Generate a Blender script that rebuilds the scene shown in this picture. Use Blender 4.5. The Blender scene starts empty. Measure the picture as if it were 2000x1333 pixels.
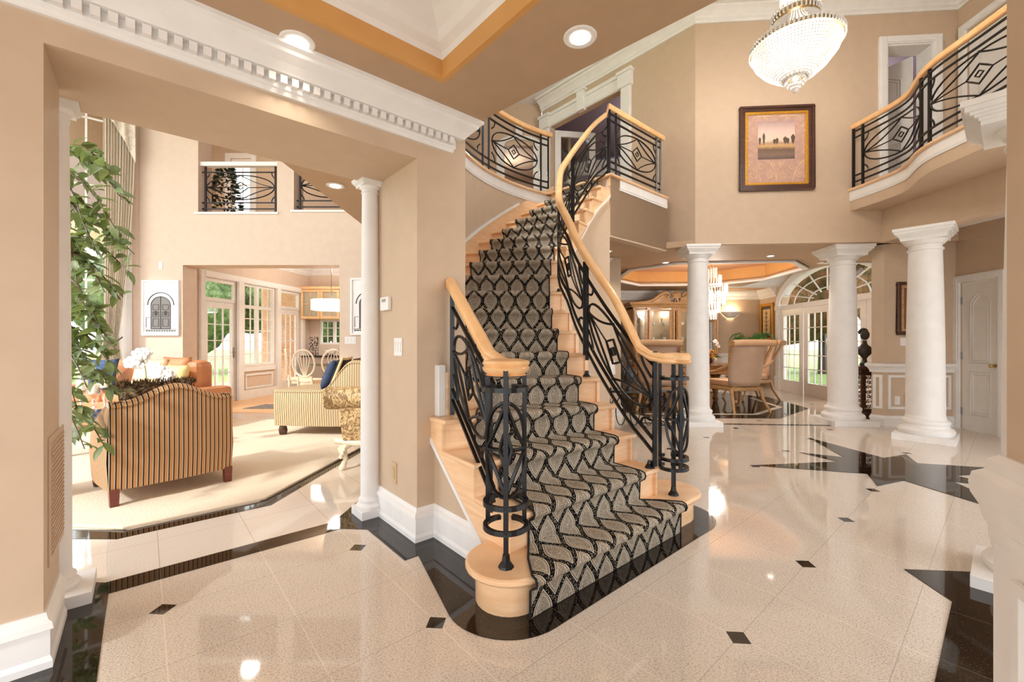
import bpy, bmesh, math, random
from math import sin, cos, pi, sqrt, atan2, radians
from mathutils import Vector, Matrix
random.seed(7)
S = bpy.context.scene
COL = S.collection

# ---------------------------------------------------------------- camera, world, exposure
F = 836.0; EYE = 1.25; HOR = 665.0
cam_data = bpy.data.cameras.new('camera'); cam = bpy.data.objects.new('camera', cam_data); COL.objects.link(cam)
cam.location = (0, 0, EYE); cam.rotation_euler = (pi/2, 0, 0)
cam_data.sensor_width = 36; cam_data.lens = F/2000*36; cam_data.shift_y = -(666.5-HOR)/2000*1.0*-1
cam_data.clip_start = 0.02; cam_data.clip_end = 300
S.camera = cam
S.view_settings.view_transform = 'Standard'; S.view_settings.look = 'None'
S.view_settings.gamma = 1; S.view_settings.use_curve_mapping = False
S.view_settings.exposure = 0.5
S.cycles.max_bounces = 10; S.cycles.diffuse_bounces = 6; S.cycles.glossy_bounces = 4
S.cycles.transparent_max_bounces = 12; S.cycles.transmission_bounces = 4
S.cycles.sample_clamp_indirect = 6; S.cycles.caustics_reflective = False; S.cycles.caustics_refractive = False
w = bpy.data.worlds.new('sky'); S.world = w; w.use_nodes = True
w.node_tree.nodes['Background'].inputs[0].default_value = (0.95, 0.97, 1.0, 1)
w.node_tree.nodes['Background'].inputs[1].default_value = 2.5

def sun(rot, strength, ang=4):
    l = bpy.data.lights.new('sun', 'SUN'); l.energy = strength; l.angle = radians(ang); l.color = (1, .97, .92)
    o = bpy.data.objects.new('sun', l); o.rotation_euler = rot; COL.objects.link(o)
sun((radians(42), radians(-35), 0), 2.0)

LAMPK = 1.0
def lamp(name, loc, watts, radius=.05, col=(1, .95, .89), spot=None, rot=(0, 0, 0)):
    l = bpy.data.lights.new(name, 'SPOT' if spot else 'POINT'); l.energy = watts; l.color = col
    l.shadow_soft_size = radius
    if spot: l.spot_size = radians(spot); l.spot_blend = .8
    o = bpy.data.objects.new(name, l); o.location = loc; o.rotation_euler = rot; COL.objects.link(o)
    return o

# ---------------------------------------------------------------- geometry helpers
AX = Vector((0.7575, 0.6528)); BX = Vector((-0.6528, 0.7575))     # tile grid directions on the floor
def AB(a, b): return (AX[0]*a+BX[0]*b, AX[1]*a+BX[1]*b)
CX = Vector((0.9973, -0.0741)); DX = Vector((0.0741, 0.9973))
def pt(u, Y, v): return ((u-1000)/F*Y, Y, EYE-(v-HOR)/F*Y)
def gp(u, v, z=0):
    Y = F*(EYE-z)/(v-HOR); return ((u-1000)/F*Y, Y)
def hit(u, p0, p1):
    """distance along the line p0->p1 where it meets the view bearing u"""
    k = (u-1000)/F; dx, dy = p1[0]-p0[0], p1[1]-p0[1]; L = sqrt(dx*dx+dy*dy); dx /= L; dy /= L
    return (k*p0[1]-p0[0])/(dx-k*dy)
def zat(v, Y): return EYE-(v-HOR)/F*Y
def along(p0, p1, s):
    dx, dy = p1[0]-p0[0], p1[1]-p0[1]; L = sqrt(dx*dx+dy*dy)
    return (p0[0]+dx/L*s, p0[1]+dy/L*s)

class MB:
    def __init__(s): s.v = []; s.f = []; s.uv = None
    def add(s, vs, fs):
        o = len(s.v); s.v += [tuple(p) for p in vs]; s.f += [[i+o for i in f] for f in fs]; return s
    def box(s, x0, x1, y0, y1, z0, z1):
        return s.add([(x0,y0,z0),(x1,y0,z0),(x1,y1,z0),(x0,y1,z0),(x0,y0,z1),(x1,y0,z1),(x1,y1,z1),(x0,y1,z1)],
                     [(3,2,1,0),(4,5,6,7),(0,1,5,4),(1,2,6,5),(2,3,7,6),(3,0,4,7)])
    def cbox(s, c, d, ang=0):
        """box centred at c (x, y, z), size d, turned by ang about z"""
        ca, sa = cos(ang), sin(ang); vs = []
        for z in (-1, 1):
            for x, y in ((-1,-1),(1,-1),(1,1),(-1,1)):
                px, py = x*d[0]/2, y*d[1]/2
                vs.append((c[0]+px*ca-py*sa, c[1]+px*sa+py*ca, c[2]+z*d[2]/2))
        return s.add(vs, [(3,2,1,0),(4,5,6,7),(0,1,5,4),(1,2,6,5),(2,3,7,6),(3,0,4,7)])
    def prism(s, poly, z0, z1):
        n = len(poly)
        ar = sum(poly[i][0]*poly[(i+1)%n][1]-poly[(i+1)%n][0]*poly[i][1] for i in range(n))
        if ar < 0: poly = poly[::-1]
        vs = [(p[0],p[1],z0) for p in poly]+[(p[0],p[1],z1) for p in poly]
        return s.add(vs, [list(range(n))[::-1], list(range(n,2*n))]+[(i,(i+1)%n,(i+1)%n+n,i+n) for i in range(n)])
    def slab(s, pts, nvec, t):
        """planar 3D polygon given thickness t along nvec"""
        n = len(pts); nv = Vector(nvec).normalized()*t
        vs = [Vector(p) for p in pts]; vs += [p+nv for p in vs]
        return s.add(vs, [list(range(n))[::-1], list(range(n,2*n))]+[(i,(i+1)%n,(i+1)%n+n,i+n) for i in range(n)])
    def face(s, pts): return s.add(pts, [list(range(len(pts)))])
    def lathe(s, prof, c=(0,0,0), n=24, sx=1, sy=1):
        vs = []; fs = []; m = len(prof)
        for i in range(n):
            a = 2*pi*i/n
            for r, z in prof: vs.append((c[0]+r*cos(a)*sx, c[1]+r*sin(a)*sy, c[2]+z))
        for i in range(n):
            j = (i+1) % n
            for k in range(m-1): fs.append((i*m+k, j*m+k, j*m+k+1, i*m+k+1))
        fs.append([i*m for i in range(n)][::-1]); fs.append([i*m+m-1 for i in range(n)])
        return s.add(vs, fs)
    def tube(s, pts, r, n=6, closed=False, r2=None):
        """round bar along a 3D polyline; r may be a list"""
        P = [Vector(p) for p in pts]; m = len(P); vs = []; fs = []; prev = None
        for i, p in enumerate(P):
            a = P[i-1] if (i > 0 or closed) else p; b = P[(i+1) % m] if (i < m-1 or closed) else p
            t = (b-a)
            if t.length < 1e-9: t = Vector((0,0,1))
            t.normalize()
            if prev is None:
                u = t.orthogonal().normalized()
            else:
                u = (prev-t*prev.dot(t))
                u = u.normalized() if u.length > 1e-6 else t.orthogonal().normalized()
            prev = u; w_ = t.cross(u); rr = r[i] if isinstance(r, (list, tuple)) else r
            for k in range(n):
                an = 2*pi*k/n; vs.append(p+(u*cos(an)+w_*sin(an))*rr)
        for i in range(m if closed else m-1):
            j = (i+1) % m
            for k in range(n): fs.append((i*n+k, i*n+(k+1)%n, j*n+(k+1)%n, j*n+k))
        if not closed: fs.append(list(range(n))[::-1]); fs.append([(m-1)*n+k for k in range(n)])
        return s.add(vs, fs)
    def sweep(s, prof, path, closed=False, side=1, caps=True):
        """profile of (out, up) points swept along a path of 3D points; out is level, to the right of travel (side=1)"""
        P = [Vector(p) if len(p) == 3 else Vector((p[0],p[1],0)) for p in path]; m = len(P); n = len(prof); vs = []; fs = []
        for i, p in enumerate(P):
            d1 = (p-P[i-1]) if (i > 0 or closed) else (P[i+1]-p)
            d2 = (P[(i+1) % m]-p) if (i < m-1 or closed) else (p-P[i-1])
            d1.z = d2.z = 0
            if d1.length < 1e-9: d1 = d2.copy()
            if d2.length < 1e-9: d2 = d1.copy()
            d1.normalize(); d2.normalize()
            n1 = Vector((d1.y, -d1.x, 0)); n2 = Vector((d2.y, -d2.x, 0)); nn = n1+n2
            if nn.length < 1e-6: nn = n1.copy()
            nn.normalize(); k = 1/max(.35, nn.dot(n1))
            for o, up in prof: vs.append(p+nn*(o*k*side)+Vector((0,0,up)))
        for i in range(m if closed else m-1):
            j = (i+1) % m
            for k in range(n):
                q = (i*n+k, i*n+(k+1)%n, j*n+(k+1)%n, j*n+k)
                fs.append(q if side > 0 else q[::-1])
        if not closed and caps: fs.append(list(range(n))); fs.append([(m-1)*n+k for k in range(n)][::-1])
        return s.add(vs, fs)
    def ball(s, c, r, n=12, m=8):
        rx, ry, rz = (r, r, r) if not isinstance(r, (tuple, list)) else r
        vs = [(c[0], c[1], c[2]-rz)]; fs = []
        for j in range(1, m):
            ph = -pi/2+pi*j/m
            for i in range(n): a = 2*pi*i/n; vs.append((c[0]+rx*cos(ph)*cos(a), c[1]+ry*cos(ph)*sin(a), c[2]+rz*sin(ph)))
        vs.append((c[0], c[1], c[2]+rz)); top = len(vs)-1
        for i in range(n):
            fs.append((0, 1+(i+1)%n, 1+i)); fs.append((top, 1+(m-2)*n+i, 1+(m-2)*n+(i+1)%n))
            for j in range(m-2): fs.append((1+j*n+i, 1+j*n+(i+1)%n, 1+(j+1)*n+(i+1)%n, 1+(j+1)*n+i))
        return s.add(vs, fs)
    def ngrid(s, rows):
        """surface through equal-length rows of points"""
        n = len(rows[0]); vs = [p for r in rows for p in r]; fs = []
        for i in range(len(rows)-1):
            for k in range(n-1): fs.append((i*n+k, i*n+k+1, (i+1)*n+k+1, (i+1)*n+k))
        return s.add(vs, fs)
    def build(s, name, m, parent=None, smooth=None, bevel=0, local=False, solid=0, sub=0, kind=None):
        me = bpy.data.meshes.new(name)
        vs = s.v
        if parent is not None and not local:
            lo = parent['_w'] if '_w' in parent else (0,0,0)
            vs = [(p[0]-lo[0], p[1]-lo[1], p[2]-lo[2]) for p in vs]
        me.from_pydata(vs, [], s.f); me.update()
        bm = bmesh.new(); bm.from_mesh(me)
        if smooth is not None or bevel: bmesh.ops.remove_doubles(bm, verts=bm.verts, dist=1e-5)
        bmesh.ops.recalc_face_normals(bm, faces=bm.faces); bm.to_mesh(me); bm.free()
        o = bpy.data.objects.new(name, me); COL.objects.link(o)
        if m: me.materials.append(m)
        if smooth is not None:
            for p in me.polygons: p.use_smooth = True
            if smooth < 180:
                me.set_sharp_from_angle(angle=radians(smooth))
        if solid: md = o.modifiers.new('thick', 'SOLIDIFY'); md.thickness = solid; md.offset = 0
        if bevel:
            md = o.modifiers.new('bevel', 'BEVEL'); md.width = bevel; md.segments = 2; md.limit_method = 'ANGLE'
        if sub: md = o.modifiers.new('sub', 'SUBSURF'); md.levels = sub; md.render_levels = sub
        if parent is not None:
            o.parent = parent
            if '_w' in parent: o['_w'] = list(parent['_w'])
        if kind: o['kind'] = kind
        return o

def thing(name, label, cat, loc=(0,0,0), rz=0, group=None):
    o = bpy.data.objects.new(name, None); COL.objects.link(o); o.empty_display_size = .1
    o.location = loc; o.rotation_euler = (0,0,rz); o['label'] = label; o['category'] = cat; o['_w'] = list(loc)
    if group: o['group'] = group
    return o
def tag(o, label, cat, group=None):
    o['label'] = label; o['category'] = cat
    if group: o['group'] = group
    return o
def struct(o): o['kind'] = 'structure'; return o
def dup(root, loc, rz=0, label=None, scale=None):
    r = root.copy(); COL.objects.link(r); r.location = loc; r.rotation_euler = (0,0,rz)
    if scale: r.scale = scale
    if label: r['label'] = label
    for ch in list(root.children):
        c = ch.copy(); COL.objects.link(c); c.parent = r
        for g_ in ch.children: d = g_.copy(); COL.objects.link(d); d.parent = c
    return r

# ---------------------------------------------------------------- materials
def lin(c): return tuple(((x/255)/12.92 if x/255 <= .04045 else ((x/255+.055)/1.055)**2.4) for x in c)
class E:
    """small wrapper: arithmetic on shader sockets"""
    def __init__(s, nt, sock): s.nt = nt; s.s = sock
    def _m(s, op, *o):
        n = s.nt.nodes.new('ShaderNodeMath'); n.operation = op
        for i, x in enumerate((s,)+o):
            if isinstance(x, E): s.nt.links.new(x.s, n.inputs[i])
            else: n.inputs[i].default_value = x
        return E(s.nt, n.outputs[0])
    def __add__(s, o): return s._m('ADD', o)
    def __sub__(s, o): return s._m('SUBTRACT', o)
    def __mul__(s, o): return s._m('MULTIPLY', o)
    def __truediv__(s, o): return s._m('DIVIDE', o)
    def abs(s): return s._m('ABSOLUTE')
    def fract(s): return s._m('FRACT')
    def lt(s, o): return s._m('LESS_THAN', o)
    def gt(s, o): return s._m('GREATER_THAN', o)
    def max(s, o): return s._m('MAXIMUM', o)
    def min(s, o): return s._m('MINIMUM', o)
    def sin(s): return s._m('SINE')
    def cos(s): return s._m('COSINE')
    def pp(s, o): return s._m('PINGPONG', o)
    def pow(s, o): return s._m('POWER', o)
    def floor(s): return s._m('FLOOR')
class Mt:
    def __init__(s, name, col=(.8,.8,.8), rough=.5, metal=0, spec=.5, coat=0):
        s.m = bpy.data.materials.new(name); s.m.use_nodes = True; s.nt = s.m.node_tree
        s.b = s.nt.nodes['Principled BSDF']; i = s.b.inputs
        i['Base Color'].default_value = (*col, 1); i['Roughness'].default_value = rough
        i['Metallic'].default_value = metal; i['Specular IOR Level'].default_value = spec
        if coat: i['Coat Weight'].default_value = coat; i['Coat Roughness'].default_value = .05
        s._c = None
    def coord(s, which='Object', scale=(1,1,1), rot=(0,0,0)):
        tc = s.nt.nodes.new('ShaderNodeTexCoord'); mp = s.nt.nodes.new('ShaderNodeMapping')
        mp.inputs['Scale'].default_value = scale; mp.inputs['Rotation'].default_value = rot
        s.nt.links.new(tc.outputs[which], mp.inputs[0]); return mp.outputs[0]
    def xyz(s, vec):
        n = s.nt.nodes.new('ShaderNodeSeparateXYZ'); s.nt.links.new(vec, n.inputs[0]); return [E(s.nt, o) for o in n.outputs]
    def noise(s, vec, scale, detail=3, rough=.5, dist=0):
        n = s.nt.nodes.new('ShaderNodeTexNoise'); n.inputs['Scale'].default_value = scale; n.inputs['Detail'].default_value = detail
        n.inputs['Roughness'].default_value = rough; n.inputs['Distortion'].default_value = dist
        s.nt.links.new(vec, n.inputs['Vector']); return E(s.nt, n.outputs[0])
    def voro(s, vec, scale, feat='F1', out='Distance'):
        n = s.nt.nodes.new('ShaderNodeTexVoronoi'); n.inputs['Scale'].default_value = scale; n.feature = feat
        s.nt.links.new(vec, n.inputs['Vector']); return E(s.nt, n.outputs[out])
    def ramp(s, fac, stops):
        n = s.nt.nodes.new('ShaderNodeValToRGB'); e = n.color_ramp.elements
        while len(e) < len(stops): e.new(.5)
        for k, (p, c) in enumerate(stops): e[k].position = p; e[k].color = (*c, 1)
        s.nt.links.new(fac.s, n.inputs[0]); return n.outputs[0]
    def mix(s, fac, a, b):
        n = s.nt.nodes.new('ShaderNodeMix'); n.data_type = 'RGBA'
        if isinstance(fac, E): s.nt.links.new(fac.s, n.inputs['Factor'])
        else: n.inputs['Factor'].default_value = fac
        for k, x in (('A', a), ('B', b)):
            sk = [q for q in n.inputs if q.name == k and q.type == 'RGBA'][0]
            if isinstance(x, tuple): sk.default_value = (*x, 1)
            else: s.nt.links.new(x, sk)
        return [q for q in n.outputs if q.type == 'RGBA'][0]
    def color(s, sock): s.nt.links.new(sock, s.b.inputs['Base Color']); return s
    def rough(s, e): s.nt.links.new(e.s, s.b.inputs['Roughness']); return s
    def bump(s, e, strength=.3, dist=.01):
        n = s.nt.nodes.new('ShaderNodeBump'); n.inputs['Strength'].default_value = strength; n.inputs['Distance'].default_value = dist
        s.nt.links.new(e.s, n.inputs['Height']); s.nt.links.new(n.outputs[0], s.b.inputs['Normal']); return s
def plain(name, rgb, rough=.5, metal=0, spec=.5, coat=0, var=0, vs=8):
    c = lin(rgb); m = Mt(name, c, rough, metal, spec, coat)
    v = m.coord()
    n = m.noise(v, vs, 3)
    k = var or .03
    m.color(m.ramp(n, [(.3, tuple(x*(1-k) for x in c)), (.7, tuple(min(1, x*(1+k)) for x in c))]))
    return m.m
PAINT = plain('tan_wall_paint', (199, 177, 153), .55, spec=.3)
PAINTLIT = plain('tan_wall_paint_lit_copy', (212, 193, 175), .6, spec=.25)  # same tan paint, lightened to imitate the stronger light in the living room
CEILP = plain('tan_ceiling_paint', (186, 159, 131), .6, spec=.3)
ORANGE = plain('ochre_tray_paint', (208, 158, 96), .5, spec=.3)
PEACH = plain('peach_tray_paint', (205, 158, 122), .5, spec=.3)
WHITE = plain('white_trim_paint', (231, 230, 228), .6, spec=.25)
WHITEC = plain('white_ceiling_paint', (234, 235, 238), .6, spec=.3)
DOORW = plain('white_door_paint', (228, 226, 222), .35)
PURP = plain('muted_purple_paint', (138, 126, 140), .6)
IRON = plain('black_iron', (22, 22, 24), .32, metal=.4, spec=.6)
BRASS = plain('antique_brass', (196, 172, 120), .28, metal=.9)
NICKEL = plain('satin_nickel', (170, 168, 165), .3, metal=.9)
def wood(name, c1, c2, rough=.3, scale=1.0, coat=.15, stretch=(1, 1, 9)):
    m = Mt(name, lin(c1), rough, coat=coat); v = m.coord(scale=(stretch[0]*scale, stretch[1]*scale, stretch[2]*scale))
    n = m.noise(v, 3.5, 5, .6, .6); m.color(m.ramp(n, [(.3, lin(c1)), (.55, lin(tuple((a+b)/2 for a, b in zip(c1, c2)))), (.72, lin(c2))]))
    m.bump(n, .03); return m.m
MAPLE = wood('honey_maple_wood', (230, 186, 140), (248, 216, 178), .33)
RAILW = wood('maple_handrail_wood', (228, 178, 122), (244, 204, 154), .28, stretch=(2, 2, 2))
DARKW = wood('dark_carved_wood', (58, 32, 22), (92, 54, 36), .35)
GOLDW = wood('antique_gold_wood', (160, 116, 70), (216, 178, 128), .35, 3)
CABW = wood('pale_kitchen_wood', (222, 180, 130), (240, 206, 160), .4)
CREAMW = wood('cream_painted_wood', (226, 212, 184), (244, 234, 212), .4)
OAKFL = wood('oak_floor_wood', (214, 160, 104), (232, 186, 134), .3, stretch=(9, 1, 1))
# polished beige granite with grout grid and small black insets
def granite(name, base, dark, light, rot=True, insets=True, tile=.4585, oa=.07, ob=.745, grout=(240, 230, 214), gw=.0024, rough=.045, amt=1.0):
    m = Mt(name, lin(base), rough, spec=.62); m.b.inputs['IOR'].default_value = 1.6
    v = m.coord()
    sp = m.noise(m.coord(scale=(1, 1.9, 1), rot=(0, 0, .9)), 120, 3, .7); bl = m.noise(v, 7, 3, .6); fine = m.noise(m.coord(scale=(1, 3.2, 1), rot=(0, 0, -.5)), 60, 2)
    c = m.ramp(sp, [(.36, lin(dark)), (.46, lin(base)), (.6, lin(light))])
    c = m.mix((bl-.35)*.55, c, lin(light)); c = m.mix(fine.lt(.36)*.45*amt, c, lin(tuple(x*.74 for x in dark)))
    X, Y, _ = m.xyz(v)
    a = X*AX[0]+Y*AX[1]; b = X*BX[0]+Y*BX[1]
    ga = ((a-oa+100*tile)/tile+.5).fract(); gb = ((b-ob+100*tile)/tile+.5).fract()
    g = ((ga-.5).abs()*tile).min((gb-.5).abs()*tile).lt(gw)
    gA = ((gb-.5).abs()*tile).lt(gw*.7); gB = ((ga-.5).abs()*tile).lt(gw)
    c = m.mix(gB*.75, c, lin(grout)); c = m.mix(gA*.5, c, lin(tuple(x*.62 for x in grout)))
    if insets:
        t2 = tile*2; ia = (((a-oa+100*t2)/t2+.5).fract()-.5).abs()*t2; ib = (((b-ob+100*t2)/t2+.5).fract()-.5).abs()*t2
        c = m.mix((ia+ib).lt(.052), c, lin((26, 20, 17)))
    m.color(c); return m.m
FLOORM = granite('polished_beige_granite', (217, 207, 194), (168, 153, 136), (232, 223, 211))
CREAMM = granite('polished_cream_marble', (226, 216, 204), (220, 209, 196), (238, 231, 221), insets=False, grout=(190, 172, 148), amt=.25)
def blackgranite():
    m = Mt('polished_black_granite', lin((30, 24, 20)), .04, spec=.6); v = m.coord(); n = m.noise(v, 160, 2)
    X, Y, _ = m.xyz(v); a = X*AX[0]+Y*AX[1]
    g = ((((a-.07+46)/.46+.5).fract()-.5).abs()*.46).lt(.0012)
    c = m.ramp(n, [(.6, lin((26, 20, 17))), (.72, lin((84, 66, 46)))]); m.color(m.mix(g*.6, c, lin((120, 108, 94)))); return m.m
BLACKM = blackgranite()
def glassy(name, tint=(1, 1, 1), gl=.08):
    m = bpy.data.materials.new(name); m.use_nodes = True; nt = m.node_tree; nt.nodes.clear()
    o = nt.nodes.new('ShaderNodeOutputMaterial'); t = nt.nodes.new('ShaderNodeBsdfTransparent'); g = nt.nodes.new('ShaderNodeBsdfGlossy')
    t.inputs[0].default_value = (*tint, 1); g.inputs['Roughness'].default_value = .02
    mx = nt.nodes.new('ShaderNodeMixShader'); mx.inputs[0].default_value = gl
    nt.links.new(t.outputs[0], mx.inputs[1]); nt.links.new(g.outputs[0], mx.inputs[2]); nt.links.new(mx.outputs[0], o.inputs[0]); return m
GLASS = glassy('window_glass', (.97, .99, .98), .05)
CRYST = glassy('clear_crystal', (.97, .98, .98), .28)
def emis(name, col, st):
    m = Mt(name, col, .4); m.b.inputs['Emission Color'].default_value = (*col, 1); m.b.inputs['Emission Strength'].default_value = st; return m.m
BULB = emis('lit_lamp', (1, .93, .82), 7)

# ---------------------------------------------------------------- walls
def wallseg(name, p0, p1, z0, z1, t, m, openings=(), side=1, base=True):
    """wall from p0 to p1, thickness t to the left of travel (side=1); openings are (s0, s1, za, zb)"""
    mb = MB(); dx, dy = p1[0]-p0[0], p1[1]-p0[1]; L = sqrt(dx*dx+dy*dy); d = (dx/L, dy/L); n = (-d[1]*side, d[0]*side)
    def cell(s0, s1, a, b):
        if s1-s0 < 1e-4 or b-a < 1e-4: return
        q = [(p0[0]+d[0]*s+n[0]*k, p0[1]+d[1]*s+n[1]*k) for s, k in ((s0,0),(s1,0),(s1,t),(s0,t))]
        mb.prism(q, a, b)
    cuts = sorted(set([0, L]+[o[0] for o in openings]+[o[1] for o in openings]))
    for s0, s1 in zip(cuts, cuts[1:]):
        mid = (s0+s1)/2; ops = sorted([(o[2], o[3]) for o in openings if o[0] < mid < o[1]]); z = z0
        for a, b in ops: cell(s0, s1, z, a); z = max(z, b)
        cell(s0, s1, z, z1)
    return struct(mb.build(name, m))
CROWN = [(0,0),(.02,0),(.025,.03),(.045,.045),(.05,.075),(.09,.12),(.125,.145),(.13,.165),(.15,.175),(.15,.2),(0,.2)]
def crown(name, path, z, h=.2, p=.15, side=1, closed=False, m=None):
    pr = [(a/.15*p, b/.2*h) for a, b in CROWN]
    return struct(MB().sweep(pr, [(x, y, z) for x, y in path], closed, side).build(name, m or WHITE))
BASEP = [(0,0),(.028,0),(.028,.03),(.02,.05),(.02,.15),(.03,.155),(.026,.18),(.014,.19),(.008,.215),(0,.215)]
def baseboard(name, path, side=1, h=.215, z=0):
    return struct(MB().sweep([(a, b/.215*h) for a, b in BASEP], [(x, y, z) for x, y in path], False, side).build(name, WHITE))
def flat(name, poly, z, m, t=.05):
    return struct(MB().prism(poly, z-t, z).build(name, m))
# ================================================================ FLOORS
FZ = .002
bcount = [0]
flat('floor', [(-3.2,-2.5),(9,-2.5),(9,14),(.2,14),(.2,7.3),(-1.0,3.4),AB(1.3,3.06),AB(-.9,3.06),(-4,1)], 0, FLOORM, .2)
flat('floor_living', [AB(-4,3.06),AB(1.3,3.06),(-1.0,3.4),(.2,7.3),(.2,8.5),(-12,8.5),(-12,1)], 0, CREAMM, .2)
flat('floor_kitchen', [(-9,7.5),(-1,7.5),(-1,13),(-9,13)], .003, OAKFL, .02)
def border(polys, name='floor_border'):
    mb = MB()
    for p in polys:
        bcount[0] += 1; mb.prism(p, -.01, FZ+.00025*bcount[0])
    return struct(mb.build(name, BLACKM))
border([[AB(-.13,2.91),AB(1.0,2.91),AB(1.0,3.055),AB(-.15,3.055)],
        [AB(1.0,2.91),AB(1.13,2.78),AB(1.40,2.78),AB(1.40,3.45),AB(1.0,3.055)],
        [AB(-.13,2.91),AB(-.15,3.055),AB(-.6,3.5),AB(-.8,3.4),AB(-.8,2.1),AB(-.13,2.1)],
        [AB(1.13,2.25),AB(1.13,2.8),AB(1.4,2.8),AB(1.4,2.25)],
        [AB(1.15,2.25),AB(1.15,2.45),AB(1.5,2.45),AB(1.5,1.7),AB(1.20,1.7),AB(1.10,1.74),AB(1.26,1.85),AB(1.30,2.25)]], 'floor_border')
def strip(path, w0, name, m=BLACKM, z=FZ, side=1):
    return struct(MB().sweep([(0,-.02),(w0,-.02),(w0,z),(0,z)], [(x,y,0) for x,y in path], False, side).build(name, m))
c1 = AB(-.127,3.68); c2 = AB(.74,3.68)
strip([(-4.6,c1[1]+.02),c1,c2,(c2[0]+.1+.05,c2[1]+1.75),(-1.25,7.4)], .135, 'floor_border', side=-1)
def arc(c, r, a0, a1, n=14): return [(c[0]+r*cos(a0+(a1-a0)*i/n), c[1]+r*sin(a0+(a1-a0)*i/n)) for i in range(n+1)]
st = [AB(*p) for p in arc((1.36,1.60), .31, pi*.93, pi*1.5)]+[AB(*p) for p in arc((2.87,1.60), .31, -pi/2, pi*.12)]
border([st+[AB(3.0,2.2),AB(1.23,2.3)]], 'floor_border')
border([[AB(1.5,.177),AB(2.944,.177),AB(3.16,.373),AB(3.62,-.09),AB(3.2,-1.2),AB(1.5,-1.2)]], 'floor_border')
# star medallion
sc = (5.60,.742); sp = []
for i in range(8):
    an = i*pi/4; R = .80 if i % 2 == 0 else 1.36
    sp.append(AB(sc[0]+R*cos(an), sc[1]+R*sin(an)))
    for dd in (.30,):
        an2 = an+(dd if i % 2 == 0 else pi/4-dd); sp.append(AB(sc[0]+.44*cos(an2), sc[1]+.44*sin(an2)))
border([sp], 'floor_star')
# dining black field with pale band
border([[(1.9,6.55),(5.0,6.33),(5.0,6.40),(1.9,6.62)]], 'floor_border')
dn = [(2.3,7.0),(4.35,6.95),(5.55,8.0),(5.75,9.6),(4.9,10.9),(2.6,11.0),(1.9,9.9),(1.9,7.9)]
border([dn], 'floor_border')
strip([(2.3,7.35),(4.2,7.3),(5.15,8.15),(5.35,9.5)], .09, 'floor_border', m=CREAMM, z=.006, side=-1)

# ================================================================ WALL AND OPENING ON THE LEFT (foyer / living)
ZC = 2.70
A0, A1, AP = -.29, 1.30, 1.665; BW, BB = 2.42, 3.03; ZO = 2.40
struct(MB().prism([AB(-3.2,BW),AB(A0,BW),AB(A0,2.82),AB(-3.2,2.82)], 0, 3.4).build('wall_left', PAINT))
struct(MB().prism([AB(A1,BW),AB(AP,BW),AB(AP+.02,BB),AB(A1,BB)], 0, 3.4).build('wall_left', PAINT))
struct(MB().prism([AB(A0,BW),AB(A1,BW),AB(A1,BB),AB(-.8,BB),AB(-.8,2.82),AB(A0,2.82)], ZO, 3.4).build('wall_left', PAINT))
# continues behind the pier between stair and living room
struct(MB().prism([AB(A1,BB),AB(AP,BB),(-.80,3.9),(-.86,4.3),(-1.1,4.3)], 0, 2.66).build('wall_left', PAINTLIT))
b_path = [AB(1.40,2.0),AB(1.40,BW),AB(A1,BW),AB(A1,BB-.06)]
baseboard('baseboard_left', [AB(A1,BB-.03),AB(A1,BW),AB(1.43,BW),AB(1.43,1.76)], side=1, h=.21)
baseboard('baseboard_left', [AB(-3,BW),AB(A0,BW),AB(A0,2.80)], side=1, h=.21)
# crown with dentils
CRD = [(0,0),(.018,0),(.024,.02),(.032,.026),(.032,.080),(.074,.084),(.080,.092),(.105,.12),(.140,.152),(.145,.168),(.165,.180),(.165,.2),(0,.2)]
struct(MB().sweep(CRD, [(*AB(-3.2,BW),2.50),(*AB(1.535,BW),2.50),(*AB(1.535,BW+.3),2.50)]).build('trim_1', WHITE))
dm = MB(); k = -1.6
while k < 1.54:
    c = AB(k, BW-.048); dm.cbox((c[0], c[1], 2.560), (.030, .036, .040), atan2(AX[1], AX[0])); k += .052
struct(dm.build('trim_2', WHITE))
# ================================================================ LOW CEILING WITH TRAY
ce = [AB(-3.5,BW+.1),AB(AP,BW+.1),AB(AP+.01,BW),AB(1.86,.70),AB(2.15,-3.0),AB(-3.5,-3.0)]
h0, h1, w0, w1 = -1.9, 1.26, -1.9, 2.07         # tray hole in AB
tc = (1.28, 2.07)
def ring(outer_pts, hole, z0, z1, m, name):
    # ceiling as cells around a hole (AB aligned)
    mb = MB()
    return mb
TA0, TA1, TB0, TB1 = -1.6, 1.28, -.9, 2.07
mb = MB()
mb.prism([AB(-3.5,TB1),AB(TA1+.0,TB1),AB(1.70,TB1),AB(AP+.01,BW),AB(AP,BW+.1),AB(-3.5,BW+.1)], ZC, ZC+.1)
mb.prism([AB(TA1,TB1),AB(1.70,TB1),AB(1.86,.70),AB(1.98,TB0),AB(TA1,TB0)], ZC, ZC+.1)
mb.prism([AB(-3.5,TB0),AB(1.98,TB0),AB(2.15,-3),AB(-3.5,-3)], ZC, ZC+.1)
mb.prism([AB(-3.5,TB0),AB(TA0,TB0),AB(TA0,TB1),AB(-3.5,TB1)], ZC, ZC+.1)
struct(mb.build('ceiling', CEILP))
hole = [AB(TA0,TB0),AB(TA1,TB0),AB(TA1,TB1),AB(TA0,TB1)]
struct(MB().sweep([(0,0),(-.03,0),(-.03,.12),(0,.12)], [(x,y,ZC+.0005) for x,y in hole], True, 1).build('ceiling_tray', ORANGE))
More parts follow.
